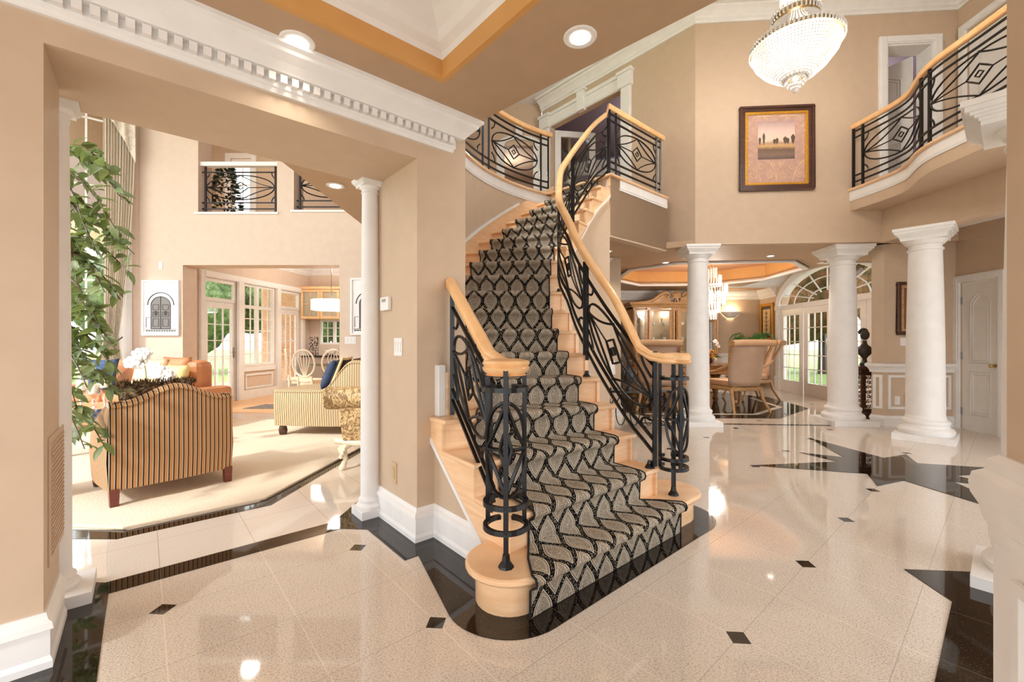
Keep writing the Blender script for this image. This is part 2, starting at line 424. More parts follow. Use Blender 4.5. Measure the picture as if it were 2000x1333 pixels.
struct(MB().sweep([(0,0),(-.03,0),(-.04,.03),(-.08,.05),(-.10,.09),(-.16,.13),(-.22,.16),(-.23,.2),(-.25,.21),(-.25,.24),(0,.24)][::1], [(x,y,ZC+.105) for x,y in hole], True, 1).build('trim_3', WHITE))
struct(MB().prism([AB(TA0,TB0),AB(TA1,TB0),AB(TA1,TB1),AB(TA0,TB1)], ZC+.345, ZC+.37).build('ceiling_tray', ORANGE))
# upper storey wall that stands over the low ceiling's edge
wallseg('wall_upper', AB(2.15,-3.0), AB(1.86,.70), ZC+.1, 6.2, .12, PAINT)
wallseg('wall_upper', AB(1.86,.70), AB(AP+.01,BW), ZC+.1, 6.2, .12, PAINT)

# ================================================================ STAIRCASE
RZ = .1925
CC = (1.9, 4.2); RO = 2.6
def circ(deg, r=RO): return (CC[0]+r*cos(radians(deg)), CC[1]+r*sin(radians(deg)))
WO = {1: AB(1.17,1.60), 2: AB(1.385,1.585), 3: AB(1.385,1.90), 4: AB(1.385,2.24), 5: circ(208.4)}
for n in range(6, 19): WO[n] = circ(208.4-6.83*(n-5)) if n < 18 else (.52, 6.42)
CI = {1:(1.09,2.76),2:(.86,2.81),3:(.73,2.99),4:(.62,3.16),5:(.53,3.34),6:(.46,3.54),7:(.40,3.73),8:(.366,3.92),9:(.36,4.12),
      10:(.378,4.34),11:(.41,4.56),12:(.46,4.75),13:(.53,4.93),14:(.62,5.17),15:(.73,5.35),16:(.86,5.51),17:(1.0,5.66),18:(1.15,5.81)}
WI = {}
for n in range(2, 19):
    p = Vector(CI[n]); q = Vector(WO[n]); d = (p-q).normalized(); WI[n] = tuple(p+d*(.20 if n < 9 else .15))
WI[14] = (.78,5.08); WI[15] = (.89,5.23); WI[16] = (1.0,5.38); WI[17] = (1.13,5.51); WI[18] = (1.30,5.66); WI[13] = (.68,4.93); WI[12] = (.59,4.73)
WI[1] = AB(3.03,1.60)
COX = {1: AB(1.315,1.375), 2: AB(1.50,1.585), 3: AB(1.55,1.885), 4: AB(1.60,2.20)}
for n in range(5, 19):
    p = Vector(WO[n]); q = Vector(WI[n]); COX[n] = tuple(p+(q-p).normalized()*.18)
CI[1] = AB(2.66,1.375)
stair = thing('staircase', 'curved maple staircase winding up from the foyer floor to the upper hall', 'staircase', (*AB(2.1,1.5),0))
def back(n, p, d):
    """point p moved d up-stair from nosing line n"""
    a = Vector(WI[n])-Vector(WO[n]) if n > 1 else AX
    a = a.normalized(); nn = Vector((-a.y, a.x)); return (p[0]+nn[0]*d, p[1]+nn[1]*d)
def bull(r, b0=1.60):
    pts = [AB(*p) for p in arc((1.36,b0), r, pi/2+.0, pi*1.5)]+[AB(*p) for p in arc((2.87,b0), r, -pi/2, pi/2)]
    return pts
MB().prism(bull(.165), 0, RZ-.03).build('riser', MAPLE, stair, smooth=40)
MB().prism(bull(.215), RZ-.035, RZ).build('tread', MAPLE, stair, smooth=40, bevel=.012)
MB().prism([AB(1.42,1.7),AB(2.8,1.7),AB(2.75,2.1),AB(1.42,2.1)], 0, RZ).build('riser', MAPLE, stair)
for n in range(2, 18):
    z = RZ*n; o0, i0, o1, i1 = WO[n], WI[n], WO[n+1], WI[n+1]
    if n == 4: poly = [o0, i0, back(5, i1, .04), back(5, AB(1.66,2.50), .02), AB(1.66,2.42), AB(1.385,2.42)]
    else: poly = [o0, i0, back(n+1, i1, .04), back(n+1, o1, .04)]
    # nosing sticks out beyond the open end
    if n < 17: poly[1] = tuple(Vector(i0)+(Vector(i0)-Vector(o0)).normalized()*.02); poly[2] = tuple(Vector(poly[2])+(Vector(i1)-Vector(o1)).normalized()*.02)
    if n in (2, 3): poly[0] = tuple(Vector(o0)-(Vector(i0)-Vector(o0)).normalized()*.02)
    MB().prism(poly, z-.03, z).build('tread', MAPLE, stair, bevel=.01)
for n in range(2, 19):
    z = RZ*n; o0, i0 = WO[n], WI[n]
    MB().prism([back(n,o0,.035),back(n,i0,.035),back(n,i0,.055),back(n,o0,.055)], z-RZ-.001, z-.03 if n < 18 else z-.03).build('riser', MAPLE, stair)
# open side: stepped wooden face board along the inner edge, down to a sloped lower line
def inner(t):
    n = int(min(17, max(2, math.floor(t)))); f = t-n; p, q = WI[n], WI[n+1]
    p0 = WI[max(2, n-1)]; p3 = WI[min(18, n+2)]
    return tuple(.5*((2*p[k])+(-p0[k]+q[k])*f+(2*p0[k]-5*p[k]+4*q[k]-p3[k])*f*f+(-p0[k]+3*p[k]-3*q[k]+p3[k])*f**3) for k in (0, 1))
def offs(p, d):
    v = Vector((p[0]-CC[0], p[1]-CC[1])).normalized(); return (p[0]+v[0]*d, p[1]+v[1]*d)
sb = MB()
for n in range(2, 18):
    for k in range(3):
        t0, t1 = n+k/3, n+(k+1)/3; f0 = t0+.14; f1 = t1+.14
        p, q = inner(min(18, f0)), inner(min(18, f1))
        lo0 = max(0, RZ*t0-.30) if n > 3 else 0; lo1 = max(0, RZ*t1-.30) if n > 3 else 0
        p2, q2 = offs(p, .03), offs(q, .03)
        zt = RZ*n-.03
        sb.add([(*p,lo0),(*q,lo1),(*q,zt),(*p,zt),(*p2,lo0),(*q2,lo1),(*q2,zt),(*p2,zt)],
               [(0,1,2,3),(7,6,5,4),(0,4,5,1),(3,2,6,7),(1,5,6,2),(0,3,7,4)])
sb.prism([inner(18), offs(inner(18), .03), offs(inner(17.9), .03), inner(17.9)], RZ*17.2, RZ*18-.03)
sb.build('stringer', MAPLE, stair)
# left stringer beside the first steps
ls = MB()
for n in (2, 3, 4):
    b0_ = {2:1.62,3:1.93,4:2.27}[n]; b1_ = {2:1.93,3:2.27,4:2.42}[n]
    lo = lambda b: max(0, (b-1.75)*.92-.0)
    P = [AB(1.40,b0_),AB(1.40,b1_),AB(1.43,b1_),AB(1.43,b0_)]
    z1 = RZ*n-.03; l0, l1 = lo(b0_), lo(b1_)
    ls.add([(*P[0],l0),(*P[1],l1),(*P[2],l1),(*P[3],l0),(*P[0],z1),(*P[1],z1),(*P[2],z1),(*P[3],z1)],
           [(3,2,1,0),(4,5,6,7),(0,1,5,4),(1,2,6,5),(2,3,7,6),(3,0,4,7)])
ls.build('stringer', MAPLE, stair)
# wall under the first steps and white raking trim
wm = MB(); P = [AB(1.425,1.72),AB(1.425,2.42),AB(1.6,2.42),AB(1.6,1.72)]
wm.add([(*P[0],0),(*P[1],0),(*P[2],0),(*P[3],0),(*P[0],.02),(*P[1],.63),(*P[2],.63),(*P[3],.02)], [(3,2,1,0),(4,5,6,7),(0,1,5,4),(1,2,6,5),(2,3,7,6),(3,0,4,7)])
struct(wm.build('wall_left', PAINT))
p0, p1 = AB(1.392,1.73), AB(1.392,2.42)
struct(MB().slab([(*p0,.0),(*p1,.60),(*p1,.635),(*p0,.035)], (AX[0],AX[1],0), .03).build('trim_4', WHITE))
# white skirt block where the stair passes the pier
q = AB(1.455, 2.385); 
skb = MB(); skb.cbox((*AB(1.455,2.40), RZ*4+.165), (.055,.05,.33), atan2(AX[1],AX[0])); struct(skb.build('trim_5', WHITE, bevel=.006))
MB().cbox((*AB(1.497,2.40), RZ*4+.14), (.03,.045,.28), atan2(AX[1],AX[0])).build('skirt', MAPLE, stair)
# outer curved skirt (maple) with white cap, on the curved wall
def outer_z(deg): return (208.4-deg)/6.83*RZ+5*RZ
ow, oc = MB(), MB(); rows = []; rc = []
for i in range(49):
    d = 209-(209-119.3)*i/48; zz = outer_z(d)
    a, b = circ(d, RO-.008), circ(d, RO+.01)
    rows.append([(*a, zz-.25),(*a, zz+.13),(*b, zz+.13),(*b, zz-.25)])
    a2, b2 = circ(d, RO-.03), circ(d, RO+.01)
    rc.append([(*a2, zz+.13),(*a2, zz+.165),(*b2, zz+.165),(*b2, zz+.13),(*a2, zz+.13)])
ow.ngrid(rows); ow.build('skirt', MAPLE, stair)
oc.ngrid([r for r in rc if r[0][2] < RZ*18-.25]); struct(oc.build('trim_6', WHITE))
# curved outer wall, 0 .. 3.29, and edge of the upper floor
ZF = RZ*18
cw = MB(); rw = []
for i in range(61):
    d = 209.2-(209.2-117.5)*i/60; a, b = circ(d, RO), circ(d, RO+.12)
    rw.append([(*a,0),(*a,ZF-.17),(*b,ZF-.17),(*b,0),(*a,0)])
cw.ngrid(rw); struct(cw.build('wall_stair', PAINT, smooth=40))
def arcpath(d0, d1, r, z, n=40): return [(*circ(d0+(d1-d0)*i/n, r), z) for i in range(n+1)]
FAS = [(0,-.17),(.012,-.17),(.012,-.155),(.02,-.145),(.02,-.135),(.012,-.13),(.012,-.025),(0,-.025)]
NOS = [(-.02,-.03),(.045,-.03),(.052,-.022),(.052,-.008),(.045,0),(-.02,0)]
struct(MB().sweep(FAS, arcpath(209,120.5,RO,ZF)).build('trim_7', WHITE, smooth=40))
struct(MB().sweep(NOS, arcpath(209,119.5,RO,ZF+.003)).build('trim_8', MAPLE, smooth=40))
# landing edge: from stair top corner along A to the far wall
LC = (1.30,5.66); LW = (2.36,6.71)
LW = (LC[0]+AX[0]*1.42, LC[1]+AX[1]*1.42)
wallseg('wall_landing', LC, LW, 2.64, ZF-.03, .12, PAINT, side=1)
struct(MB().sweep([(0,-.17),(.014,-.17),(.014,-.15),(.022,-.145),(.022,-.13),(.014,-.125),(.014,-.03),(0,-.03)], [(*along(LC,LW,.2),ZF),(*LW,ZF)]).build('trim_9', WHITE))
struct(MB().sweep([(-.1,-.03),(.04,-.03),(.048,-.02),(.048,-.008),(.04,0),(-.1,0)], [(*WO[18],ZF+.003),(*LC,ZF+.003),(*LW,ZF+.003)]).build('trim_10', MAPLE, bevel=.004))
# inner wall under the stair
iw = MB(); rr = []
for i in range(56):
    t = 4.6+(18-4.6)*i/55; p = inner(t); a = offs(p,.012); b = offs(p,.12); zt = max(.02, RZ*t-.28)
    rr.append([(*a,0),(*a,zt),(*b,zt),(*b,0),(*a,0)])
iw.ngrid(rr); struct(iw.build('wall_stair_inner', PAINT, smooth=40))
tr = MB(); rr = []
for i in range(56):
    t = 4.6+(18-4.6)*i/55; p = inner(t); a = offs(p,-.012); b = offs(p,.02); zt = RZ*t-.30
    rr.append([(*a,zt),(*a,zt+.03),(*b,zt+.03),(*b,zt),(*a,zt)])
tr.ngrid(rr); struct(tr.build('trim_11', WHITE))
# upper hall floor
uf = MB()
up = [circ(209-(209-119)*i/30, RO+.01) for i in range(31)]+[LC,LW,(.60,8.95),(-3.2,8.95),(-3.2,7.7),(-1.8,7.4),(-1.8,3.0),(-.9,2.9)]
uf.prism(up, 2.66, ZF-.004); struct(uf.build('floor_upper', CEILP))

# ---------------------------------------------------------------- carpet runner
def runner_mat():
    m = Mt('ogee_damask_carpet', (.5,.45,.38), .95, spec=.1)
    tc = m.nt.nodes.new('ShaderNodeTexCoord'); uv = tc.outputs['UV']; u, v, _ = m.xyz(uv)
    s = u/.158; t = v/.31
    # ogee lattice: the level set of cos + cos, pinched so that points look like leaf tips
    w = (t*(2*pi)).cos()*.25+.25
    d1 = ((s-w+50).fract()-.5).abs()*-1+.5; d2 = ((s+w+50).fract()-.5).abs()*-1+.5
    f2 = d1.min(d2)
    band = f2.lt(.11); line1 = f2.gt(.11)*f2.lt(.14); line2 = f2.gt(.21)*f2.lt(.235)
    # chain links in the band
    bead = m.voro(uv, 150); bd = bead.lt(.30)*f2.lt(.08)
    # paisley scrolls within the medallions
    n1 = m.noise(uv, 42, 2, .5, 2.2); scr = ((n1*9).fract()-.5).abs().lt(.16)
    dots = m.voro(uv, 75).lt(.2)
    cream = lin((214,200,176)); greyb = lin((150,138,120)); blk = lin((20,18,18))
    c = m.mix(m.noise(uv, 9, 2), lin((190,178,160)), lin((150,138,122)))
    c = m.mix(scr*f2.gt(.16)*.9, c, lin((74,66,58))); c = m.mix(dots*f2.gt(.25)*.9, c, lin((226,214,190)))
    c = m.mix(line1, c, lin((222,212,190))); c = m.mix(f2.gt(.14)*f2.lt(.16)*.9, c, lin((70,62,56))); c = m.mix(line2*.8, c, lin((216,204,182)))
    c = m.mix(band, c, blk); c = m.mix(bd*.8, c, cream)
    m.color(c); m.bump(m.noise(uv, 400, 2), .4, .004); return m.m
RUN = runner_mat()
def runner():
    rows = []; uvs = []; NU = 14; v = 0; prevc = None; uR = 0; pb = None; edges = [[], []]
    for n in range(1, 19):
        z = RZ*n; prof = [(.026, z-RZ+.014),(.024, z-.06),(.006, z-.045),(-.012, z-.034),(-.020, z-.014),(-.012, z+.006),(.012, z+.014)]
        if n == 1: prof[0] = (.026, .006)
        if n == 18: prof = prof[:5]
        if n < 18: prof.append((None, z+.014))
        for d, zz in prof:
            if d is None:
                a, b = back(n+1, COX[n+1], .03), back(n+1, CI[n+1], .03)
                a = tuple((Vector(a)*.5+Vector(back(n, COX[n], .04))*.5)); b = tuple((Vector(b)*.5+Vector(back(n, CI[n], .04))*.5))
            else:
                a, b = back(n, COX[n], d), back(n, CI[n], d)
            row = [(a[0]+(b[0]-a[0])*k/NU, a[1]+(b[1]-a[1])*k/NU, zz) for k in range(NU+1)]
            c = Vector(row[NU//2]); v += (c-prevc).length if prevc is not None else 0; prevc = c
            W = (Vector(a)-Vector(b)).length; dr = (Vector(b)-Vector(a)).normalized()
            if pb is not None: uR += (Vector(b)-pb).dot(dr)
            pb = Vector(b)
            rows.append(row); uvs.append([(uR+(k/NU-1)*W, v) for k in range(NU+1)])
            edges[0].append(row[0]); edges[1].append(row[-1])
    root = thing('stair_runner', 'cream and black ogee patterned carpet runner laid up the curved stairs', 'carpet runner', (*AB(2.0,1.4),0))
    mb = MB().ngrid(rows); o = mb.build('carpet', RUN, root)
    me = o.data; me.uv_layers.new(name='UVMap'); flatuv = [q for r in uvs for q in r]
    for lp in me.loops: me.uv_layers[0].data[lp.index].uv = flatuv[lp.vertex_index]
    for p in me.polygons: p.use_smooth = True
    e = MB(); e.tube(edges[0], .006, 5); e.build('binding', plain('black_binding', (24,22,22), .9), root)
    e = MB(); e.tube(edges[1], .006, 5); e.build('binding', bpy.data.materials['black_binding'], root)
    # closed edges so the runner has body
runner()

# ================================================================ IRON RAILINGS
RAILP = [(-.032,-.045),(-.018,-.055),(.018,-.055),(.032,-.045),(.034,-.03),(.027,-.022),(.034,-.012),(.030,.006),(.014,.016),(-.014,.016),(-.030,.006),(-.034,-.012),(-.027,-.022),(-.034,-.03)]
def bez(p0, p1, p2, n=8): return [tuple((1-t)**2*p0[k]+2*t*(1-t)*p1[k]+t*t*p2[k] for k in (0,1)) for t in [i/n for i in range(n+1)]]
def ornament_lines(asp):
    """2D lines in the unit panel; asp = width / height"""
    L = []
    L.append(([(.5+.5*cos(a), .5+.40*sin(a)) for a in [2*pi*i/32 for i in range(32)]], True, .0105))
    for sx in (0, 1):
        for sy in (.9, .1):
            L.append((bez((sx,.5), (sx*.5+.25, .5+(sy-.5)*.25), (.5, sy), 10), False, .0095))
    L.append(([(.38,.5),(.5,.68),(.62,.5),(.5,.32)], True, .010))
    L.append(([(.46,.5),(.5,.56),(.54,.5),(.5,.44)], True, .009))
    L.append(([(0,.5),(.38,.5)], False, .008)); L.append(([(.62,.5),(1,.5)], False, .008))
    r = .20/asp; ry = .20
    for cx, cy, s0 in ((-.05,.02,0),(1.05,.02,pi/2),(1.05,.98,pi),(-.05,.98,3*pi/2)):
        L.append(([(cx+r*cos(s0+i*pi/16), cy+ry*sin(s0+i*pi/16)) for i in range(9)], False, .010))
    return L
def densify(pts, closed, step=.06):
    out = []; m = len(pts)
    for i in range(m if closed else m-1):
        p, q = pts[i], pts[(i+1) % m]; n = max(1, int(sqrt((p[0]-q[0])**2+(p[1]-q[1])**2)/step))
        for k in range(n): out.append((p[0]+(q[0]-p[0])*k/n, p[1]+(q[1]-p[1])*k/n))
    if not closed: out.append(pts[-1])
    return out
def railing(root, P, zf, posts, L, zb=.10, zt=.80, bars=((.03),(.10)), top=((.80),(.875)), post_h=(0,.9), m=None, foot=True, orn=True, s_rng=None):
    """P(s)->(x,y), zf(s)->base height; posts: list of s; L: list of (s0,s1) ornament panels"""
    m = m or IRON
    s0, s1 = s_rng or (min(posts), max(posts))
    def M3(s, h): x, y = P(s); return (x, y, zf(s)+h)
    ns = 40
    for h in tuple(bars)+tuple(top):
        MB().tube([M3(s0+(s1-s0)*i/ns, h) for i in range(ns+1)], .0135, 4).build('rail_bar', m, root)
    for s in posts:
        MB().tube([M3(s, post_h[0]), M3(s, post_h[1])], .019, 4).build('post', m, root)
        if foot:
            x, y, z = M3(s, post_h[0]); MB().lathe([(.036,0),(.03,.012),(.017,.03),(.012,.045)], (x,y,z), 8).build('post_foot', m, root)
    if orn:
        for a, b in L:
            A_, B_ = M3(a, 0), M3(b, 0); wd = sqrt((A_[0]-B_[0])**2+(A_[1]-B_[1])**2); ht = top[0]-bars[-1]
            mb = MB()
            for pts, cl, r in ornament_lines(max(.5, wd/ht)):
                pts = densify(pts, cl); mb.tube([M3(a+(b-a)*min(1.0,max(0.0,q[0])), bars[-1]+ht*q[1]) for q in pts], r, 5, cl)
            for q in ((0,.5),(1,.5),(.5,.9),(.5,.1)): mb.ball(M3(a+(b-a)*q[0], bars[-1]+ht*q[1]), .014, 6, 4)
            mb.build('scrollwork', m, root)
def handrail(root, path, name='handrail', m=None): return MB().sweep(RAILP, path).build(name, m or RAILW, root, smooth=50)

# right-hand (inner) stair rail
def ri(t):
    if t >= 2.0: p = inner(t); return offs(p, .055)
    return None
def zin(t): return RZ*t
rr_ = thing('stair_railing', 'long black iron railing with maple handrail curving up the right side of the stairs', 'railing', (*ri(2.1),0))
pan = [(2.3,5.6),(6.1,9.7),(10.2,13.6),(14.1,17.75)]
railing(rr_, ri, lambda t: RZ*(t-.15), [2.15,5.75,5.95,9.85,10.05,13.75,13.95,17.95], pan, bars=(.10,.19), top=(.70,), post_h=(.02,.80), foot=False)
for t, n in ((2.35,2),(5.75,5),(9.85,9),(13.75,13)):
    x, y = ri(t); MB().lathe([(.036,0),(.03,.012),(.018,.03),(.014,.05)], (x,y,RZ*n), 8).build('post_foot', IRON, rr_)
VR = AB(2.87,1.60); VR = (1.115,2.965)
hp = []
for i in range(12):     # volute turning outward at the bottom
    a = pi*1.05-i*pi*1.0/11
V0 = ri(2.0); zt0 = RZ*1.85+.84
vol = [(1.21,2.95,1.152),(1.12,2.91,1.152),(1.02,2.90,1.155),(.945,2.93,1.175),(.885,2.97,1.225),(.84,3.01,1.305),(.805,3.06,1.395)]
for i in range(100): 
    t = 3.45+(18-3.45)*i/99; x, y = ri(t); hp.append((x, y, RZ*(t-.15)+.89))
hp = vol+hp
for _ in range(14): hp = hp[:5]+[tuple((hp[i-1][k]+2*hp[i][k]+hp[i+1][k])/4 for k in (0,1,2)) for i in range(5,len(hp)-1)]+hp[-1:]
vol = []
corner = hp[-1]
land = [(LC[0]-.02,LC[1]+.02,ZF+.93)]
path = vol+hp[:-2]
handrail(rr_, path)
MB().lathe([(.085,-.05),(.075,-.045),(.09,-.03),(.092,0),(.08,.014),(.0,.018)], (1.135,2.95,1.158), 24).build('volute_cap', RAILW, rr_, smooth=40)
def cage(root, c, ztread, zs, r=.092, face=0, rods=3):
    for z in zs:
        mb = MB(); mb.tube([(c[0]+r*cos(a), c[1]+r*sin(a), z) for a in [face+.3+i*(2*pi-.6)/24 for i in range(25)]], .015, 4); mb.build('cage_ring', IRON, root)
    MB().tube([(c[0], c[1]-.0, ztread), (c[0], c[1], zs[0]+.10)], .017, 4).build('post', IRON, root)
    MB().lathe([(.038,0),(.034,.01),(.02,.03),(.016,.06)], (c[0],c[1],ztread), 8).build('post_foot', IRON, root)
    for k in range(rods):
        a = face+pi*.35+k*pi*.65; MB().tube([(c[0]+r*cos(a), c[1]+r*sin(a), zs[-1]), (c[0]+r*cos(a), c[1]+r*sin(a), zs[0]+.10)], .015, 4).build('post', IRON, root)
    mb = MB(); h = zs[0]-zs[1]
    for pts, cl, rr in ornament_lines(.6)[:9]:
        pts = densify(pts, cl)
        mb.tube([(c[0]+r*cos(face+pi+(q[0]-.5)*2.2), c[1]+r*sin(face+pi+(q[0]-.5)*2.2), zs[1]+h*q[1]) for q in pts], .0095, 5, cl)
    mb.build('scrollwork', IRON, root)
cage(rr_, (1.115,2.955), RZ, (1.0,.45,.385), .09, face=pi*.55)
# landing rail
lr = thing('landing_railing', 'short black iron railing with maple rail along the upper landing edge beside the picture wall', 'railing', (*LC,ZF))
def lp(s): return (LC[0]+AX[0]*s-BX[0]*-.03, LC[1]+AX[1]*s+BX[1]*.03)
railing(lr, lp, lambda s: ZF, [0.02,.16,1.18,1.30], [(.18,1.16)], bars=(.10,.19), top=(.74,.83), post_h=(0,.88), s_rng=(0.02,1.30))
handrail(lr, [(*hp[-2][:2],hp[-2][2]),(*lp(0.0),ZF+.93),(*lp(1.38),ZF+.93)])
# curved upper hall rail on the left
ul = thing('gallery_railing', 'curved black iron gallery railing with maple rail above the stairs at upper left', 'railing', (*circ(160),ZF))
def up_(s): return circ(s, RO+.03)
ulp = [121,124,147,150,173,176,199]
railing(ul, up_, lambda s: ZF, ulp, [(145.5,125.5),(171.5,151.5),(197.5,177.5)], bars=(.10,.19), top=(.74,.83), post_h=(0,.88))
handrail(ul, [(*up_(202-(202-119.8)*i/40), ZF+.93) for i in range(41)])
MB().tube([(*circ(119.9,RO-.02),ZF-.25),(*circ(119.9,RO-.02),ZF+.05)], .018, 4).build('post', IRON, ul)

# left stair rail
ll = thing('stair_railing', 'short black iron railing with maple volute on the left of the bottom steps', 'railing', (*AB(1.5,2.36),RZ*4))
la, lb = Vector(AB(1.53,2.385)), Vector(AB(1.36,1.72))
def lpth(s): q = la+(lb-la)*s; return (q.x, q.y)
railing(ll, lpth, lambda s: .79-.46*s, [0.03,.93], [(.08,.88)], bars=(.10,.17), top=(.70,), post_h=(0.0,.80), foot=False, s_rng=(0.03,1.0))
VL = AB(1.305,1.565); zv = 1.15
cp = [(*lpth(-.02),1.655),(*lpth(.25),1.53),(*lpth(.5),1.405),(*lpth(.75),1.285),(*lpth(.93),1.195),(*AB(1.345,1.62),1.157),(*AB(1.325,1.57),1.152)]
handrail(ll, cp)
MB().lathe([(.098,-.055),(.088,-.05),(.108,-.034),(.112,-.02),(.104,-.012),(.112,-.002),(.106,.012),(.07,.02),(0,.022)], (*AB(1.29,1.54),zv), 32).build('volute_cap', RAILW, ll, smooth=40)
cage(ll, AB(1.29,1.54), RZ, (1.03,.50,.39), .098, face=pi*.5)
# ================================================================ COLUMNS
def column(label, x, y, z1, r, cap=.0, rz=0, plinth=None, slim=False, group='white classical columns in the foyer'):
    t = thing('column', label, 'column', (x, y, 0), rz)
    P = plinth or r*1.55; k = r/.16
    MB().cbox((0,0,.035*k if not slim else .03), (2*P,2*P,.07*k if not slim else .06)).build('plinth', WHITE, t, local=True, bevel=.003)
    b = .07*k if not slim else .06
    MB().lathe([(r*1.38,b),(r*1.45,b+.02*k),(r*1.45,b+.045*k),(r*1.36,b+.065*k),(r*1.22,b+.075*k),(r*1.18,b+.1*k),(r*1.25,b+.125*k),(r*1.22,b+.145*k),(r*1.06,b+.16*k),(r*1.0,b+.2*k)], n=40).build('base', WHITE, t, local=True, smooth=35)
    zc = z1-.20*k
    prof = []
    for i in range(13):
        f = i/12; prof.append((r*(1-.16*f**1.8), b+.19*k+(zc-b-.19*k)*f))
    MB().lathe(prof, n=40).build('shaft', WHITE, t, local=True, smooth=35)
    rt = r*.84; c = MB()
    c.lathe([(rt,zc-.04*k),(rt*1.1,zc-.035*k),(rt*1.1,zc-.02*k),(rt,zc-.015*k),(rt,zc+.02*k),(rt*1.12,zc+.025*k),(rt*1.3,zc+.06*k),(rt*1.36,zc+.075*k)], n=32)
    q = rt*(1.70 if cap else 1.34)
    for i, (e, za, zb_) in enumerate([(1.0,.07,.095),(1.03,.095,.112),(1.10,.112,.126),(1.17,.126,.142),(1.25,.142,.168),(1.32,.168,.2)]):
        c.cbox((0,0,zc+(za+zb_)/2*k), (2*q*e,2*q*e,(zb_-za)*k+.001))
    c.build('capital', WHITE, t, local=True, smooth=30)
    return t
aAB = atan2(AX[1], AX[0])
OC = atan2(CX[1], CX[0])
column('white column standing left of the dining room opening, behind the right volute', 2.83, 6.52, 2.69, .165, rz=OC+pi/4*0, plinth=.27)
column('white column standing right of the dining room french doors opening', 5.06, 6.55, 2.69, .19, rz=OC, plinth=.31)
column('white column standing nearest the white closet door on the right', 5.28, 5.47, 2.69, .19, rz=aAB, plinth=.29)
column('slim white column against the pier with thermostat, left of the stairs', *AB(1.25,3.03), ZO+.02, .067, rz=aAB, plinth=.10, slim=True)
column('slim white column at the far left edge beside the leafy tree', *AB(-.33,3.0), ZO+.02, .067, rz=aAB, plinth=.145, slim=True)
column('white column hidden behind the near right wall with only cap and plinth showing', 2.68, 2.15, 2.47, .15, cap=1, rz=aAB, plinth=.25)

# ================================================================ UPPER WALLS
W0 = (2.74, 6.40)
def P2(p, d, s): return (p[0]+d[0]*s, p[1]+d[1]*s)
WB_END = P2(W0, BX, 3.25)
ZT = 6.22
NB = (-BX[0], -BX[1])
# wall with the double doors (direction B)
s0 = 1.30; s1 = 3.02
wallseg('wall_back_left', W0, WB_END, 2.70, ZT, .15, PAINT, [(s0, s1, ZF, 5.62)], side=-1)
# picture wall
WR = P2(W0, CX, 3.66)
def sC(u): return hit(u, W0, WR)
d0, d1 = sC(1731), sC(1822)
wallseg('wall_back', W0, WR, 2.70, ZT, .25, PAINT, [(d0, d1, ZF, 5.55)], side=1)
def casing(p0, p1, s0, s1, z0, z1, w=.10, t=.03, side=1, name='door_1_trim', m=None, head=0):
    """door casing on the face of a wall; side: which side faces the viewer (1 = right of travel)"""
    mb = MB(); dx, dy = p1[0]-p0[0], p1[1]-p0[1]; L = sqrt(dx*dx+dy*dy); d = (dx/L, dy/L); n = (d[1]*side, -d[0]*side)
    def pr(a, b, za, zb, tt):
        q = [(p0[0]+d[0]*s+n[0]*k, p0[1]+d[1]*s+n[1]*k) for s, k in ((a,-.0),(b,-.0),(b,tt),(a,tt))]; mb.prism(q, za, zb)
    for a, b in ((s0-w, s0), (s1, s1+w)): pr(a, b, z0, z1+w, t); pr(a+.02, b-.02, z0, z1+w-.02, t+.01)
    pr(s0, s1, z1, z1+w, t); pr(s0, s1, z1+.02, z1+w-.02, t+.01)
    if head: pr(s0-w-.03, s1+w+.03, z1+w, z1+w+head, t+.03)
    return struct(mb.build(name, m or WHITE))
casing(W0, WR, d0, d1, ZF, 5.55, .11, name='door_1')
casing(W0, WR, d0+.0, d1, ZF, 5.55, .02, .001, name='door_1')
# jambs
def jamb(p0, p1, s0, s1, z0, z1, depth, side=1, name='door_1', m=None):
    mb = MB(); dx, dy = p1[0]-p0[0], p1[1]-p0[1]; L = sqrt(dx*dx+dy*dy); d = (dx/L, dy/L); n = (-d[1]*side, d[0]*side)
    def pr(a, b, za, zb): mb.prism([(p0[0]+d[0]*s+n[0]*k, p0[1]+d[1]*s+n[1]*k) for s, k in ((a,-.01),(b,-.01),(b,depth),(a,depth))], za, zb)
    pr(s0, s0+.02, z0, z1); pr(s1-.02, s1, z0, z1); pr(s0+.02, s1-.02, z1-.02, z1)
    return struct(mb.build(name, m or WHITE))
jamb(W0, WR, d0, d1, ZF, 5.55, .25)
crown('trim_12', [WB_END, W0, WR, P2(WR, (-DX[0],-DX[1]), 5.5)], ZT-.22, .22, .17, side=1)
# upstairs right wall with doors
WRE = P2(WR, (-DX[0],-DX[1]), 6.0)
wallseg('wall_right_upper', WR, WRE, 2.70, ZT, .15, PAINT, [(.13,1.02,ZF,5.62)], side=1)
casing(WR, WRE, .13, 1.02, ZF, 5.62, .10, name='door_2')
